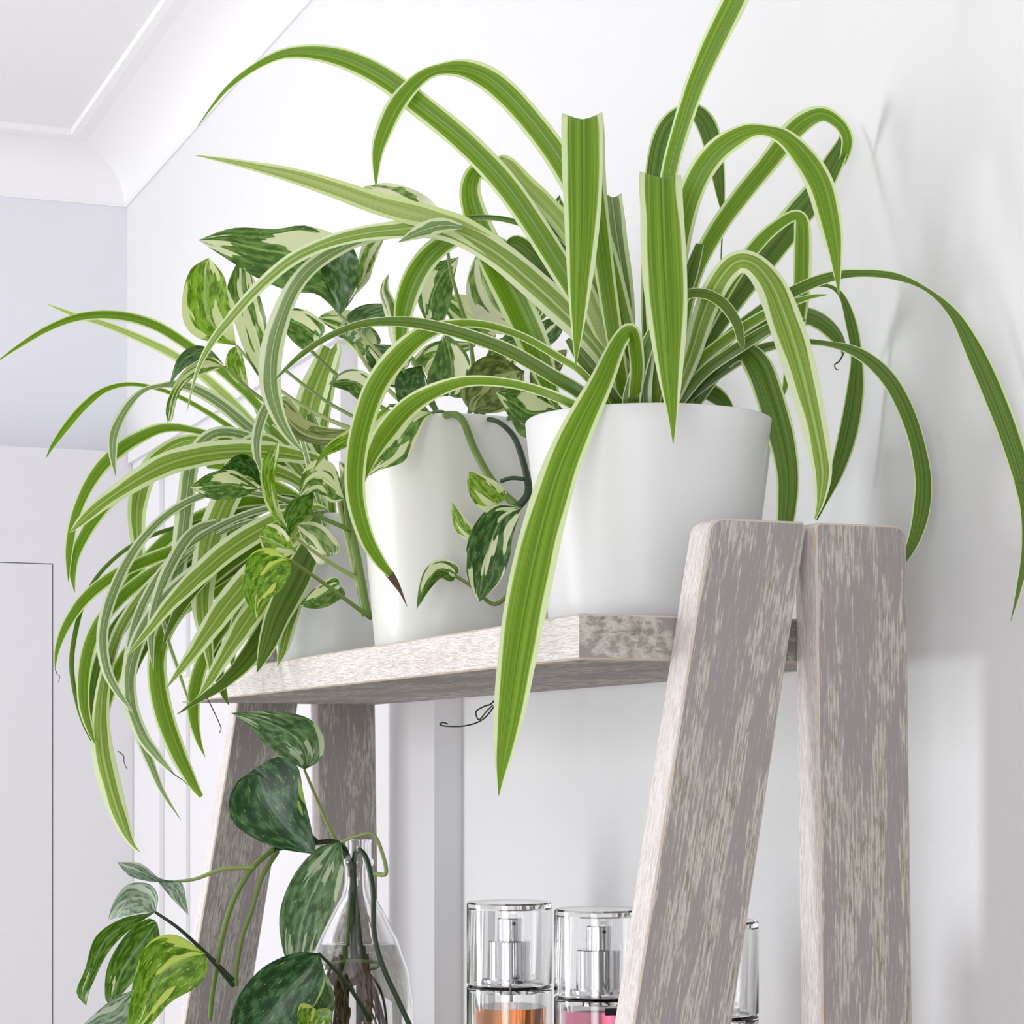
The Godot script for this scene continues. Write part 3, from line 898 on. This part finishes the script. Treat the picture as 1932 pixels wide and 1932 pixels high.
	strap([[610, 880, 22], [560, 860, 28], [500, 852, 38], [430, 852, 42], [360, 862, 44], [300, 882, 42], [240, 917, 35], [190, 952, 26], [155, 982, 18], [132, 1005, 2]], 2.02, 1.95, "b", 15)
	strap([[590, 975, 16], [480, 1010, 22], [400, 1035, 26], [320, 1080, 27], [260, 1140, 26], [220, 1200, 22], [205, 1262, 8], [206, 1285, 1]], 2.05, 1.99, "d", 15)
	strap([[590, 985, 16], [500, 1035, 24], [420, 1085, 28], [340, 1140, 29], [290, 1190, 26], [262, 1240, 18], [250, 1292, 1]], 2.05, 1.98, "d", 15)
	strap([[590, 960, 11], [500, 985, 15], [430, 985, 16], [370, 1000, 20], [330, 1050, 23], [300, 1120, 23], [285, 1200, 16], [290, 1265, 1]], 2.04, 1.96, "p", 10)
	strap([[595, 980, 18], [520, 1040, 26], [470, 1120, 30], [445, 1190, 26], [438, 1240, 12], [440, 1268, 1]], 2.03, 1.97, "a", 10)
	strap([[600, 940, 18], [550, 870, 24], [500, 830, 26], [455, 850, 32], [430, 920, 34], [425, 1000, 26], [433, 1065, 1]], 2.06, 2.02, "b", 10)
	strap([[600, 960, 16], [520, 945, 20], [440, 950, 22], [360, 985, 24], [290, 1040, 22], [240, 1100, 14], [212, 1150, 1]], 2.07, 2.03, "a", 15)
	strap([[600, 965, 18], [530, 985, 26], [460, 1020, 30], [400, 1070, 30], [350, 1130, 24], [318, 1190, 10], [305, 1230, 1]], 2.02, 1.94, "d", 12)
	strap([[600, 960, 20], [540, 975, 32], [480, 1005, 42], [420, 1045, 42], [370, 1090, 36], [320, 1140, 27], [280, 1190, 16], [250, 1225, 6], [239, 1238, 1]], 1.99, 1.88, "b", 10)
	strap([[600, 970, 22], [545, 1020, 36], [490, 1070, 46], [440, 1125, 46], [400, 1180, 38], [362, 1235, 25], [335, 1270, 12], [311, 1302, 1]], 1.99, 1.87, "b", 10)
	strap([[600, 980, 20], [550, 1050, 34], [500, 1120, 44], [460, 1180, 40], [425, 1235, 30], [395, 1285, 17], [371, 1318, 1]], 2.0, 1.89, "b", 10)
	strap([[600, 990, 20], [560, 1090, 34], [510, 1180, 44], [465, 1245, 36], [420, 1290, 21], [375, 1320, 12], [334, 1348, 1]], 2.01, 1.92, "d", 10)
	strap([[600, 970, 20], [590, 1020, 40], [560, 1090, 56], [525, 1160, 48], [503, 1220, 32], [485, 1268, 2]], 1.99, 1.93, "d", 10)
	strap([[610, 990, 18], [575, 1080, 24], [550, 1160, 28], [535, 1220, 22], [523, 1258, 1]], 2.0, 1.95, "b", 10)
	strap([[600, 940, 10], [560, 800, 11], [530, 760, 13], [505, 765, 18], [487, 810, 20], [484, 850, 17], [492, 885, 8], [500, 904, 1]], 2.0, 1.92, "p", 15)
	strap([[610, 960, 22], [570, 890, 30], [530, 840, 32], [500, 800, 20], [480, 770, 4]], 2.06, 2.08, "a", 20)
	strap([[620, 960, 22], [590, 880, 34], [550, 810, 34], [520, 760, 18], [505, 730, 3]], 2.07, 2.09, "b", 20)
	strap([[600, 970, 22], [540, 930, 28], [480, 900, 26], [430, 880, 20], [390, 880, 8]], 2.08, 2.09, "a", 20)
	strap([[610, 975, 22], [560, 950, 30], [500, 950, 30], [450, 985, 28], [420, 1030, 18], [405, 1070, 3]], 2.08, 2.06, "d", 20)
	strap([[620, 970, 22], [610, 900, 30], [600, 830, 30], [585, 780, 16]], 2.08, 2.1, "d", 20)
	start = []
	stem([[322, 1454, 1.92], [330, 1462, 1.92], [345, 1472, 1.92], [356, 1482, 1.92]], 0.0007, 0.0002, "dry_brown", null, "dry_tip")
	stem([[387, 1310, 1.9], [400, 1335, 1.9], [414, 1365, 1.9], [417, 1376, 1.9], [413, 1384, 1.9]], 0.0006, 0.0003, "dry_brown", null, "dry_tip")
	stem([[104, 1262, 1.98], [108, 1272, 1.98], [113, 1277, 1.98], [109, 1288, 1.98]], 0.0004, 0.0002, "dry_brown", null, "dry_tip")
	stem([[222, 1417, 1.95], [233, 1426, 1.95], [234, 1438, 1.95], [240, 1452, 1.95]], 0.0005, 0.0003, "dry_brown", null, "dry_tip")


func pothos_middle() -> void:
	plant = thing("potted_plant", "cream and green variegated pothos trailing from the tall white pot mid-shelf", "plant", loc(0.0768, TOP, 0.45), "potted plants on the upper board")
	pot(plant, 0.0565, 0.0720, 0.176, M.pot_warm)
	start = []
	var heart := [[850, 812, 1.79], [800, 740, 1.79]]
	# the upper leaves, from the back to the front
	lobe([[842, 424], [800, 420], [740, 408], [705, 395], [686, 352]], [[842, 424], [825, 390], [790, 362], [735, 345], [686, 352]], 1.8, 1.82, "c", -0.008, -0.008, [[900, 800, 1.8], [888, 650, 1.79], [850, 510, 1.78]], "stem_green")
	lobe([[665, 562], [678, 480], [692, 452], [728, 442]], [[665, 562], [695, 530], [706, 498], [728, 442]], 1.86, 1.87, "c", -0.008, -0.008)
	lobe([[640, 594], [668, 552], [676, 505], [664, 462], [620, 437], [570, 425], [520, 432], [440, 430], [374, 453]], [[640, 594], [600, 556], [550, 550], [490, 527], [430, 490], [374, 453]], 1.83, 1.8, "v", 0.012, -0.012, [[830, 812, 1.79], [770, 730, 1.80], [700, 650, 1.81]], "stem_pale")
	lobe([[641, 596], [618, 545], [602, 492], [622, 466], [652, 456]], [[641, 596], [670, 555], [678, 505], [670, 475], [652, 456]], 1.815, 1.805, "k", 0.008, -0.002)
	lobe([[446, 652], [380, 641], [348, 612], [344, 560], [360, 508], [394, 486]], [[446, 652], [438, 600], [430, 560], [422, 520], [394, 486]], 1.86, 1.84, "l", -0.008, -0.008, [[800, 840, 1.79], [640, 800, 1.82], [520, 730, 1.85]], "stem_pale")
	lobe([[508, 740], [470, 682], [446, 620], [432, 570], [430, 535], [452, 486]], [[508, 740], [516, 680], [502, 600], [484, 540], [470, 502], [452, 486]], 1.83, 1.81, "w", -0.008, -0.008, [[820, 830, 1.79], [660, 830, 1.81], [560, 800, 1.83]], "stem_pale")
	lobe([[424, 692], [390, 676], [350, 696], [326, 730], [313, 770], [316, 797]], [[424, 692], [396, 702], [360, 717], [336, 747], [326, 790], [316, 797]], 1.82, 1.79, "w", -0.008, -0.008, [[800, 840, 1.79], [620, 830, 1.8], [490, 750, 1.81]])
	lobe([[424, 690], [395, 658], [365, 653], [335, 676], [318, 732]], [[424, 690], [400, 674], [370, 682], [340, 702], [318, 732]], 1.825, 1.8, "s", -0.008, -0.008)
	lobe([[472, 742], [440, 716], [425, 690], [432, 662], [447, 652]], [[472, 742], [464, 700], [457, 670], [447, 652]], 1.87, 1.88, "l", -0.008, -0.008)
	blade([[600, 640], [560, 610], [512, 600]], 64, 1.86, 1.87, "v", 20)
	blade([[660, 640], [690, 600], [762, 578]], 56, 1.86, 1.87, "s", 25)
	blade([[700, 660], [650, 610], [600, 600]], 56, 1.88, 1.88, "w", 20)
	blade([[750, 652], [736, 585], [724, 545], [734, 516]], 26, 1.85, 1.85, "c", 10, 0.4)
	lobe([[802, 604], [785, 562], [789, 525], [815, 498], [866, 485]], [[802, 604], [832, 612], [850, 570], [856, 530], [866, 485]], 1.82, 1.84, "v", -0.008, -0.008)
	blade([[936, 628], [880, 590], [834, 560]], 74, 1.86, 1.87, "w", 20)
	blade([[965, 606], [922, 570], [905, 520], [903, 474]], 62, 1.84, 1.86, "c", 30, 0.25)
	blade([[1000, 652], [1040, 622], [1062, 586]], 50, 1.84, 1.85, "d", 15)
	blade([[1010, 600], [1040, 540], [1080, 510]], 44, 1.87, 1.88, "v", 20)
	blade([[1030, 440], [1048, 410], [1056, 368]], 42, 1.86, 1.87, "d", 15)
	blade([[760, 700], [720, 680], [690, 650]], 74, 1.83, 1.83, "d", 20)
	blade([[700, 745], [665, 720], [620, 725]], 50, 1.82, 1.82, "v", 25)
	blade([[845, 745], [852, 690], [838, 630]], 86, 1.80, 1.81, "v", 12, 0.16, heart)
	blade([[800, 700], [830, 670], [900, 650]], 60, 1.84, 1.85, "w", 20)
	blade([[940, 700], [960, 660], [1010, 640]], 60, 1.83, 1.84, "v", 20)
	lobe([[988, 700], [940, 671], [900, 680], [875, 715], [871, 750], [890, 778]], [[988, 700], [988, 740], [962, 770], [930, 780], [890, 778]], 1.77, 1.75, "o", -0.008, -0.008, [[880, 812, 1.79], [950, 740, 1.78]])
	blade([[1000, 700], [1030, 690], [1070, 660]], 66, 1.80, 1.8, "o", 15)
	lobe([[794, 690], [756, 700], [745, 722], [750, 755], [762, 777]], [[794, 690], [806, 720], [801, 750], [782, 767], [762, 777]], 1.76, 1.75, "k", -0.008, -0.008, heart)
	lobe([[1066, 775], [1030, 742], [985, 730], [934, 738]], [[1066, 775], [1040, 802], [990, 826], [960, 786], [934, 738]], 1.68, 1.66, "v", -0.008, -0.008, [[900, 812, 1.78], [990, 780, 1.72]])
	lobe([[735, 765], [690, 790], [650, 814], [612, 845], [586, 897]], [[735, 765], [726, 796], [680, 832], [640, 850], [612, 864], [586, 897]], 1.74, 1.72, "l", -0.008, -0.008, [[820, 812, 1.78], [780, 770, 1.76]])
	blade([[524, 756], [566, 812], [640, 826], [700, 800]], 44, 1.80, 1.76, "o", 25, 0.2)
	lobe([[816, 778], [762, 764], [720, 788], [700, 830], [687, 902]], [[816, 778], [800, 797], [780, 842], [760, 872], [720, 886], [687, 902]], 1.72, 1.685, "w", -0.008, -0.008, [[850, 812, 1.78], [840, 780, 1.74]])
	stem([[820, 812, 1.79], [740, 780, 1.82], [650, 720, 1.85], [575, 650, 1.86]], 0.0022, 0.0014, "stem_green")
	stem([[830, 812, 1.79], [760, 760, 1.80], [700, 700, 1.82], [670, 650, 1.85]], 0.0022, 0.0014, "stem_pale")
	stem([[840, 812, 1.79], [800, 720, 1.81], [760, 640, 1.84], [745, 600, 1.85]], 0.0018, 0.0012, "stem_green")
	stem([[880, 812, 1.79], [900, 720, 1.81], [950, 640, 1.84], [985, 600, 1.86]], 0.0018, 0.0012, "stem_green")
	stem([[800, 830, 1.79], [720, 810, 1.80], [620, 760, 1.83], [540, 700, 1.85]], 0.0018, 0.0012, "stem_green")
	# what trails down the front of the pot
	stem([[815, 800, 1.77], [845, 782, 1.715], [872, 792, 1.70], [896, 850, 1.70], [932, 912, 1.695], [975, 954, 1.69]], 0.0026, 0.0030, "stem_green")
	stem([[905, 790, 1.75], [940, 796, 1.71], [972, 828, 1.70], [992, 890, 1.69], [996, 930, 1.685], [978, 956, 1.685]], 0.0016, 0.0032, "stem_dark")
	stem([[945, 908, 1.69], [965, 902, 1.685], [990, 904, 1.68]], 0.0016, 0.0016, "stem_dark")
	lobe([[986, 957], [930, 954], [890, 1000], [878, 1060], [889, 1110], [905, 1136]], [[986, 957], [968, 1010], [962, 1050], [946, 1092], [926, 1116], [905, 1136]], 1.68, 1.665, "d", -0.008, -0.008)
	blade([[938, 950], [908, 922], [884, 890]], 58, 1.69, 1.68, "l", 15)
	blade([[890, 1012], [868, 988], [852, 948]], 30, 1.685, 1.68, "l", 15, 0.25)
	blade([[858, 1086], [830, 1074], [806, 1100], [786, 1150]], 36, 1.69, 1.685, "v", 25, 0.22, [[985, 1000, 1.69], [975, 1090, 1.69], [935, 1140, 1.69], [890, 1106, 1.69]])
	# what trails over the far side, down by the far pot
	stem([[790, 812, 1.80], [720, 830, 1.86], [660, 880, 1.88], [655, 960, 1.87], [672, 1050, 1.86], [692, 1162, 1.86]], 0.0036, 0.0042, "stem_green")
	stem([[770, 820, 1.80], [690, 850, 1.86], [640, 920, 1.87], [660, 1040, 1.86], [684, 1140, 1.86]], 0.0022, 0.0020, "stem_pale")
	lobe([[650, 942], [632, 880], [600, 867], [572, 889], [564, 937]], [[650, 942], [626, 948], [596, 929], [564, 937]], 1.85, 1.83, "w", -0.008, -0.008, [[665, 1060, 1.86], [655, 990, 1.86]])
	blade([[655, 960], [660, 910], [640, 870]], 50, 1.88, 1.88, "c", 20)
	lobe([[546, 1006], [505, 960], [491, 900], [500, 860], [526, 833]], [[546, 1006], [526, 950], [519, 900], [526, 862], [526, 833]], 1.83, 1.81, "l", -0.008, -0.008, [[690, 1100, 1.86], [620, 1060, 1.85]], "stem_pale")
	lobe([[592, 925], [555, 940], [534, 970], [529, 1000], [540, 1017]], [[592, 925], [587, 966], [561, 992], [540, 1017]], 1.84, 1.83, "m", -0.008, -0.008)
	lobe([[493, 918], [481, 870], [450, 857], [413, 889]], [[493, 918], [470, 902], [440, 887], [413, 889]], 1.84, 1.83, "k", -0.008, -0.008)
	lobe([[489, 922], [440, 888], [395, 893], [358, 919]], [[489, 922], [450, 940], [400, 942], [358, 919]], 1.82, 1.8, "v", -0.008, -0.008, [[660, 1000, 1.86], [570, 960, 1.84]])
	lobe([[560, 1041], [535, 999], [505, 988], [488, 1012]], [[560, 1041], [530, 1053], [500, 1048], [488, 1012]], 1.83, 1.83, "l", -0.008, -0.008)
	lobe([[549, 1057], [510, 1034], [475, 1044], [459, 1080], [461, 1125], [485, 1170]], [[549, 1057], [547, 1086], [531, 1112], [506, 1132], [491, 1147], [485, 1170]], 1.8, 1.78, "y", -0.008, -0.008, [[700, 1166, 1.86], [610, 1100, 1.83]])
	blade([[640, 1105], [600, 1128], [566, 1142]], 44, 1.85, 1.84, "v", 20)
	blade([[620, 1050], [590, 1010], [560, 990]], 56, 1.87, 1.87, "c", 20)


func pothos_cutting() -> void:
	# the vase stands on the lower board; the cutting hangs over its lip
	var base := loc(0.058, LOWER, 0.623)
	var vase := thing("glass_vase", "clear narrow-necked glass vase of water on the lower board, holding rooted cuttings", "vase", base)
	var outer := [Vector2(0.0, 0.0), Vector2(0.036, 0.0), Vector2(0.043, 0.005), Vector2(0.048, 0.04), Vector2(0.0475, 0.07), Vector2(0.043, 0.10), Vector2(0.034, 0.125), Vector2(0.023, 0.147), Vector2(0.0145, 0.162), Vector2(0.0118, 0.174), Vector2(0.0118, 0.188), Vector2(0.0135, 0.190), Vector2(0.0135, 0.193), Vector2(0.0115, 0.195), Vector2(0.0112, 0.208), Vector2(0.0120, 0.2105), Vector2(0.0118, 0.212)]
	var prof := outer.duplicate()
	for i in range(outer.size() - 1, 0, -1):
		var o: Vector2 = outer[i]
		if i < 2:
			continue
		prof.append(Vector2(maxf(o.x - 0.0018, 0.0), maxf(o.y, 0.006)))
	prof.append(Vector2(0.0, 0.006))
	var st := begin()
	lathe(st, prof, Vector3.ZERO, 64)
	st.generate_normals()
	obj("glass", st, M.clear_glass, vase)
	st = begin()
	lathe(st, [Vector2(0, 0.0065), Vector2(0.039, 0.0065), Vector2(0.0458, 0.04), Vector2(0.0453, 0.07), Vector2(0.0408, 0.10), Vector2(0.0332, 0.121), Vector2(0.0, 0.121)], Vector3.ZERO, 64, true)
	st.generate_normals()
	obj("water", st, M.water, vase)
	plant = thing("pothos_cutting", "trailing pothos cutting with dark heart-shaped leaves and brown roots in the glass vase", "plant", base)
	var d := 1.948
	stem([[668, 1925, d], [672, 1860, d], [668, 1780, d], [664, 1700, d], [662, 1640, d], [652, 1604, 1.94], [630, 1588, 1.93], [596, 1590, 1.92], [545, 1597, 1.91], [506, 1606, 1.9]], 0.0028, 0.0020, "stem_dark")
	stem([[682, 1925, d], [684, 1850, d], [680, 1780, d], [672, 1700, d], [668, 1630, d], [676, 1604, 1.94], [692, 1622, 1.925], [704, 1680, 1.915], [706, 1760, 1.905], [722, 1822, 1.90], [748, 1880, 1.9], [778, 1945, 1.9]], 0.0024, 0.0022, "stem_dark")
	stem([[655, 1925, d], [658, 1850, d], [656, 1780, d], [660, 1700, d], [660, 1640, d], [640, 1600, 1.945]], 0.0022, 0.0016, "stem_green")
	stem([[516, 1602, 1.9], [474, 1640, 1.89], [440, 1700, 1.885], [420, 1764, 1.88], [410, 1820, 1.88], [400, 1880, 1.88], [396, 1925, 1.88]], 0.0024, 0.0020, "stem_green")
	stem([[524, 1606, 1.9], [494, 1656, 1.89], [474, 1720, 1.885], [456, 1770, 1.88], [446, 1830, 1.88], [446, 1860, 1.88]], 0.0020, 0.0020, "stem_green")
	# leaves
	lobe([[574, 1452], [540, 1432], [500, 1402], [470, 1371], [436, 1345]], [[574, 1452], [606, 1432], [610, 1390], [580, 1354], [510, 1342], [436, 1345]], 1.93, 1.9, "s", -0.008, -0.008, [[640, 1600, 1.945], [612, 1540, 1.94]], "stem_pale")
	lobe([[514, 1494], [500, 1469], [478, 1460], [450, 1472], [432, 1510], [438, 1550], [480, 1582], [530, 1602], [598, 1612]], [[514, 1494], [503, 1468], [499, 1442], [525, 1426], [561, 1445], [573, 1500], [587, 1560], [598, 1612]], 1.885, 1.88, "n", -0.01, 0.004, [[600, 1590, 1.92], [570, 1560, 1.92], [520, 1500, 1.9]], "stem_dark")
	lobe([[643, 1589], [600, 1600], [555, 1650], [528, 1720], [533, 1790], [555, 1845]], [[643, 1589], [648, 1640], [634, 1700], [604, 1770], [578, 1820], [555, 1845]], 1.9, 1.87, "s", -0.008, -0.008, [[706, 1648, 1.915], [728, 1648, 1.91], [722, 1612, 1.905], [704, 1574, 1.90], [672, 1578, 1.90]], "stem_pale")
	lobe([[602, 1799], [555, 1798], [490, 1830], [445, 1890], [428, 1965]], [[602, 1799], [614, 1850], [592, 1900], [530, 1990], [428, 1965]], 1.86, 1.84, "n", -0.008, -0.008, [[700, 1925, 1.9], [650, 1850, 1.88]], "stem_dark")
	blade([[560, 1860], [580, 1900], [560, 1980]], 110, 1.885, 1.86, "s", 12)
	lobe([[332, 1663], [300, 1656], [265, 1629], [221, 1627]], [[332, 1663], [290, 1664], [245, 1653], [221, 1627]], 1.88, 1.87, "g", -0.008, -0.008, [[480, 1636, 1.89], [420, 1640, 1.885], [370, 1658, 1.88]], "stem_pale")
	lobe([[297, 1662], [325, 1696], [356, 1727]], [[297, 1662], [341, 1664], [351, 1696], [356, 1727]], 1.885, 1.87, "g", -0.008, -0.008)
	lobe([[294, 1722], [298, 1690], [280, 1667], [240, 1669], [215, 1700], [203, 1737]], [[294, 1722], [265, 1723], [235, 1729], [203, 1737]], 1.89, 1.9, "g", -0.008, -0.008)
	lobe([[293, 1721], [230, 1733], [180, 1768], [160, 1830], [144, 1872], [163, 1898]], [[293, 1721], [237, 1761], [202, 1801], [177, 1851], [167, 1876], [163, 1898]], 1.865, 1.85, "m", -0.008, -0.008, [[440, 1850, 1.88], [400, 1810, 1.88], [340, 1754, 1.87]], "stem_dark")
	lobe([[297, 1742], [280, 1733], [240, 1760], [204, 1820], [198, 1880], [211, 1899]], [[297, 1742], [302, 1776], [291, 1801], [256, 1846], [226, 1881], [211, 1899]], 1.88, 1.87, "m", -0.008, -0.008)
	lobe([[387, 1799], [330, 1763], [280, 1779], [254, 1840], [244, 1900], [233, 1965]], [[387, 1799], [392, 1831], [371, 1862], [321, 1892], [281, 1937], [233, 1965]], 1.85, 1.83, "y", -0.008, -0.008, [[440, 1860, 1.88], [415, 1830, 1.87]], "stem_dark")
	lobe([[252, 1868], [215, 1884], [170, 1920], [128, 1962]], [[252, 1868], [258, 1900], [241, 1942], [128, 1962]], 1.875, 1.86, "g", -0.008, -0.008)
	blade([[596, 1904], [590, 1930], [580, 1990]], 66, 1.845, 1.84, "y", 12)
	# roots in the water
	var rng := RandomNumberGenerator.new()
	rng.seed = 12
	for k in 60:
		var x0 := rng.randf_range(640, 690)
		var x1 := x0 + rng.randf_range(-60, 50)
		var dd := d + rng.randf_range(-0.018, 0.018)
		stem([[x0, 1812 + rng.randf_range(0, 40), d], [lerpf(x0, x1, 0.5) + rng.randf_range(-14, 14), 1880, dd], [x1, 1940 + rng.randf_range(0, 60), dd]], 0.0012, 0.0005, "root_brown", null, "root")
	stem([[614, 1836, d], [624, 1822, 1.925], [660, 1816, 1.92], [695, 1818, 1.925], [708, 1826, d], [690, 1836, 1.965], [650, 1836, 1.965], [618, 1832, d]], 0.0014, 0.0014, "stem_pale", null, "root")


# ------------------------------------------------------------------ scent bottles
func scent_bottle(v: float, u: float, label: String, liquid: Material, level: float) -> Node3D:
	var root := thing("perfume_bottle", label, "bottle", loc(v, LOWER, u), "scent bottles in a row on the lower board")
	var top := EYE - 0.0985 - LOWER      # where the cap ends
	var r := 0.0303
	var seam := top - 0.0575
	var w := 0.0042
	var st := begin()
	# the bottle's thick glass
	lathe(st, [Vector2(0, 0), Vector2(r - 0.002, 0), Vector2(r, 0.002), Vector2(r, seam - 0.003), Vector2(r - 0.0015, seam - 0.001), Vector2(0.008, seam - 0.001), Vector2(0.008, seam - 0.004), Vector2(r - w, seam - 0.006), Vector2(r - w, 0.012), Vector2(0, 0.012)], Vector3.ZERO, 72, false)
	st.generate_normals()
	obj("bottle_glass", st, M.clear_glass, root)
	st = begin()
	lathe(st, [Vector2(0, 0.0123), Vector2(r - w - 0.0002, 0.0123), Vector2(r - w - 0.0002, level), Vector2(0, level)], Vector3.ZERO, 72, false)
	st.generate_normals()
	obj("liquid", st, liquid, root)
	# the clear cap, hollow
	st = begin()
	lathe(st, [Vector2(r - w, seam), Vector2(r, seam), Vector2(r, top - 0.0012), Vector2(r - 0.0012, top), Vector2(0, top), ], Vector3.ZERO, 72, false)
	lathe(st, [Vector2(0, top - 0.004), Vector2(r - w - 0.001, top - 0.004), Vector2(r - w, top - 0.005), Vector2(r - w, seam)], Vector3.ZERO, 72, false)
	st.generate_normals()
	obj("cap", st, M.clear_glass, root)
	# sprayer: collar, wide ring and push button with its nozzle
	st = begin()
	lathe(st, [Vector2(0, seam + 0.001), Vector2(0.019, seam + 0.001), Vector2(0.019, seam + 0.003), Vector2(0.015, seam + 0.004), Vector2(0.015, seam + 0.0295), Vector2(0.0142, seam + 0.0302), Vector2(0.0085, seam + 0.0302), Vector2(0, seam + 0.0302)], Vector3.ZERO, 48, false)
	st.generate_normals()
	obj("sprayer_collar", st, M.chrome, root)
	st = begin()
	lathe(st, [Vector2(0, seam + 0.0304), Vector2(0.0086, seam + 0.0304), Vector2(0.0086, seam + 0.0455), Vector2(0.0078, seam + 0.0462), Vector2(0, seam + 0.0462)], Vector3.ZERO, 48, false)
	st.generate_normals()
	var button := obj("spray_button", st, M.chrome, root)
	st = begin()
	var out := Vector3(0.36, 0, 0.93).normalized()
	tube(st, [Vector3(0, seam + 0.0425, 0) + out * 0.0082, Vector3(0, seam + 0.0425, 0) + out * 0.0089], 0.0013, 0.0013, 12, 2)
	st.generate_normals()
	obj("nozzle", st, M.black_print, button)
	st = begin()
	tube(st, [Vector3(0, seam + 0.001, 0), Vector3(0.001, level + 0.02, 0), Vector3(0.001, level + 0.003, 0.0)], 0.0011, 0.0011, 10, 4)
	st.generate_normals()
	obj("dip_tube", st, M.plastic_tube, root)
	return root


func bottles() -> void:
	scent_bottle(0.0605, 0.2715, "clear-capped round perfume bottle of amber liquid, farthest of three on the lower board", M.amber_scent, 0.1035)
	var b := scent_bottle(0.0894, 0.178, "clear-capped round perfume bottle of deep pink liquid with a black mark, middle of three", M.pink_scent, 0.110)
	var st := begin()
	var r := 0.0305
	for k in 16:
		var a := lerpf(0.1, 1.35, k / 16.0)
		var c := lerpf(0.1, 1.35, (k + 1) / 16.0)
		var y0 := 0.1085
		var y1 := 0.1132
		var dir := func(t: float) -> Vector3: return Vector3(sin(t) * r, 0, cos(t) * r)
		quad(st, dir.call(a) + Vector3(0, y0, 0), dir.call(a) + Vector3(0, y1, 0), dir.call(c) + Vector3(0, y1, 0), dir.call(c) + Vector3(0, y0, 0))
	st.generate_normals()
	obj("label_strip", st, M.black_print, b)
	scent_bottle(0.1097, 0.0487, "clear-capped round perfume bottle mostly hidden behind the near slanted leg", M.rose_scent, 0.09)


func wire() -> void:
	plant = thing("wire_hook", "thin dark bent wire hanging under the upper board beside the long front leaf", "hook", pt(930, 1318, 2.0))
	stem([[946, 1309, 2.0], [934, 1330, 2.0], [916, 1353, 2.0], [898, 1364, 2.0], [872, 1370, 2.0], [842, 1370, 2.0], [830, 1367, 2.0], [836, 1363, 2.0], [845, 1366, 2.0]], 0.0007, 0.0006, "wire_dark", null, "wire")
	stem([[940, 1309, 2.0], [928, 1327, 2.0], [913, 1333, 2.0], [898, 1343, 2.0], [904, 1358, 2.0], [918, 1342, 2.0], [930, 1330, 2.0]], 0.0007, 0.0006, "wire_dark", null, "wire")


func _ready() -> void:
	camera_and_light()
	materials()
	room()
	ladder_shelf()
	spider_plant_near()
	pothos_middle()
	spider_plant_far()
	pothos_cutting()
	bottles()
	wire()
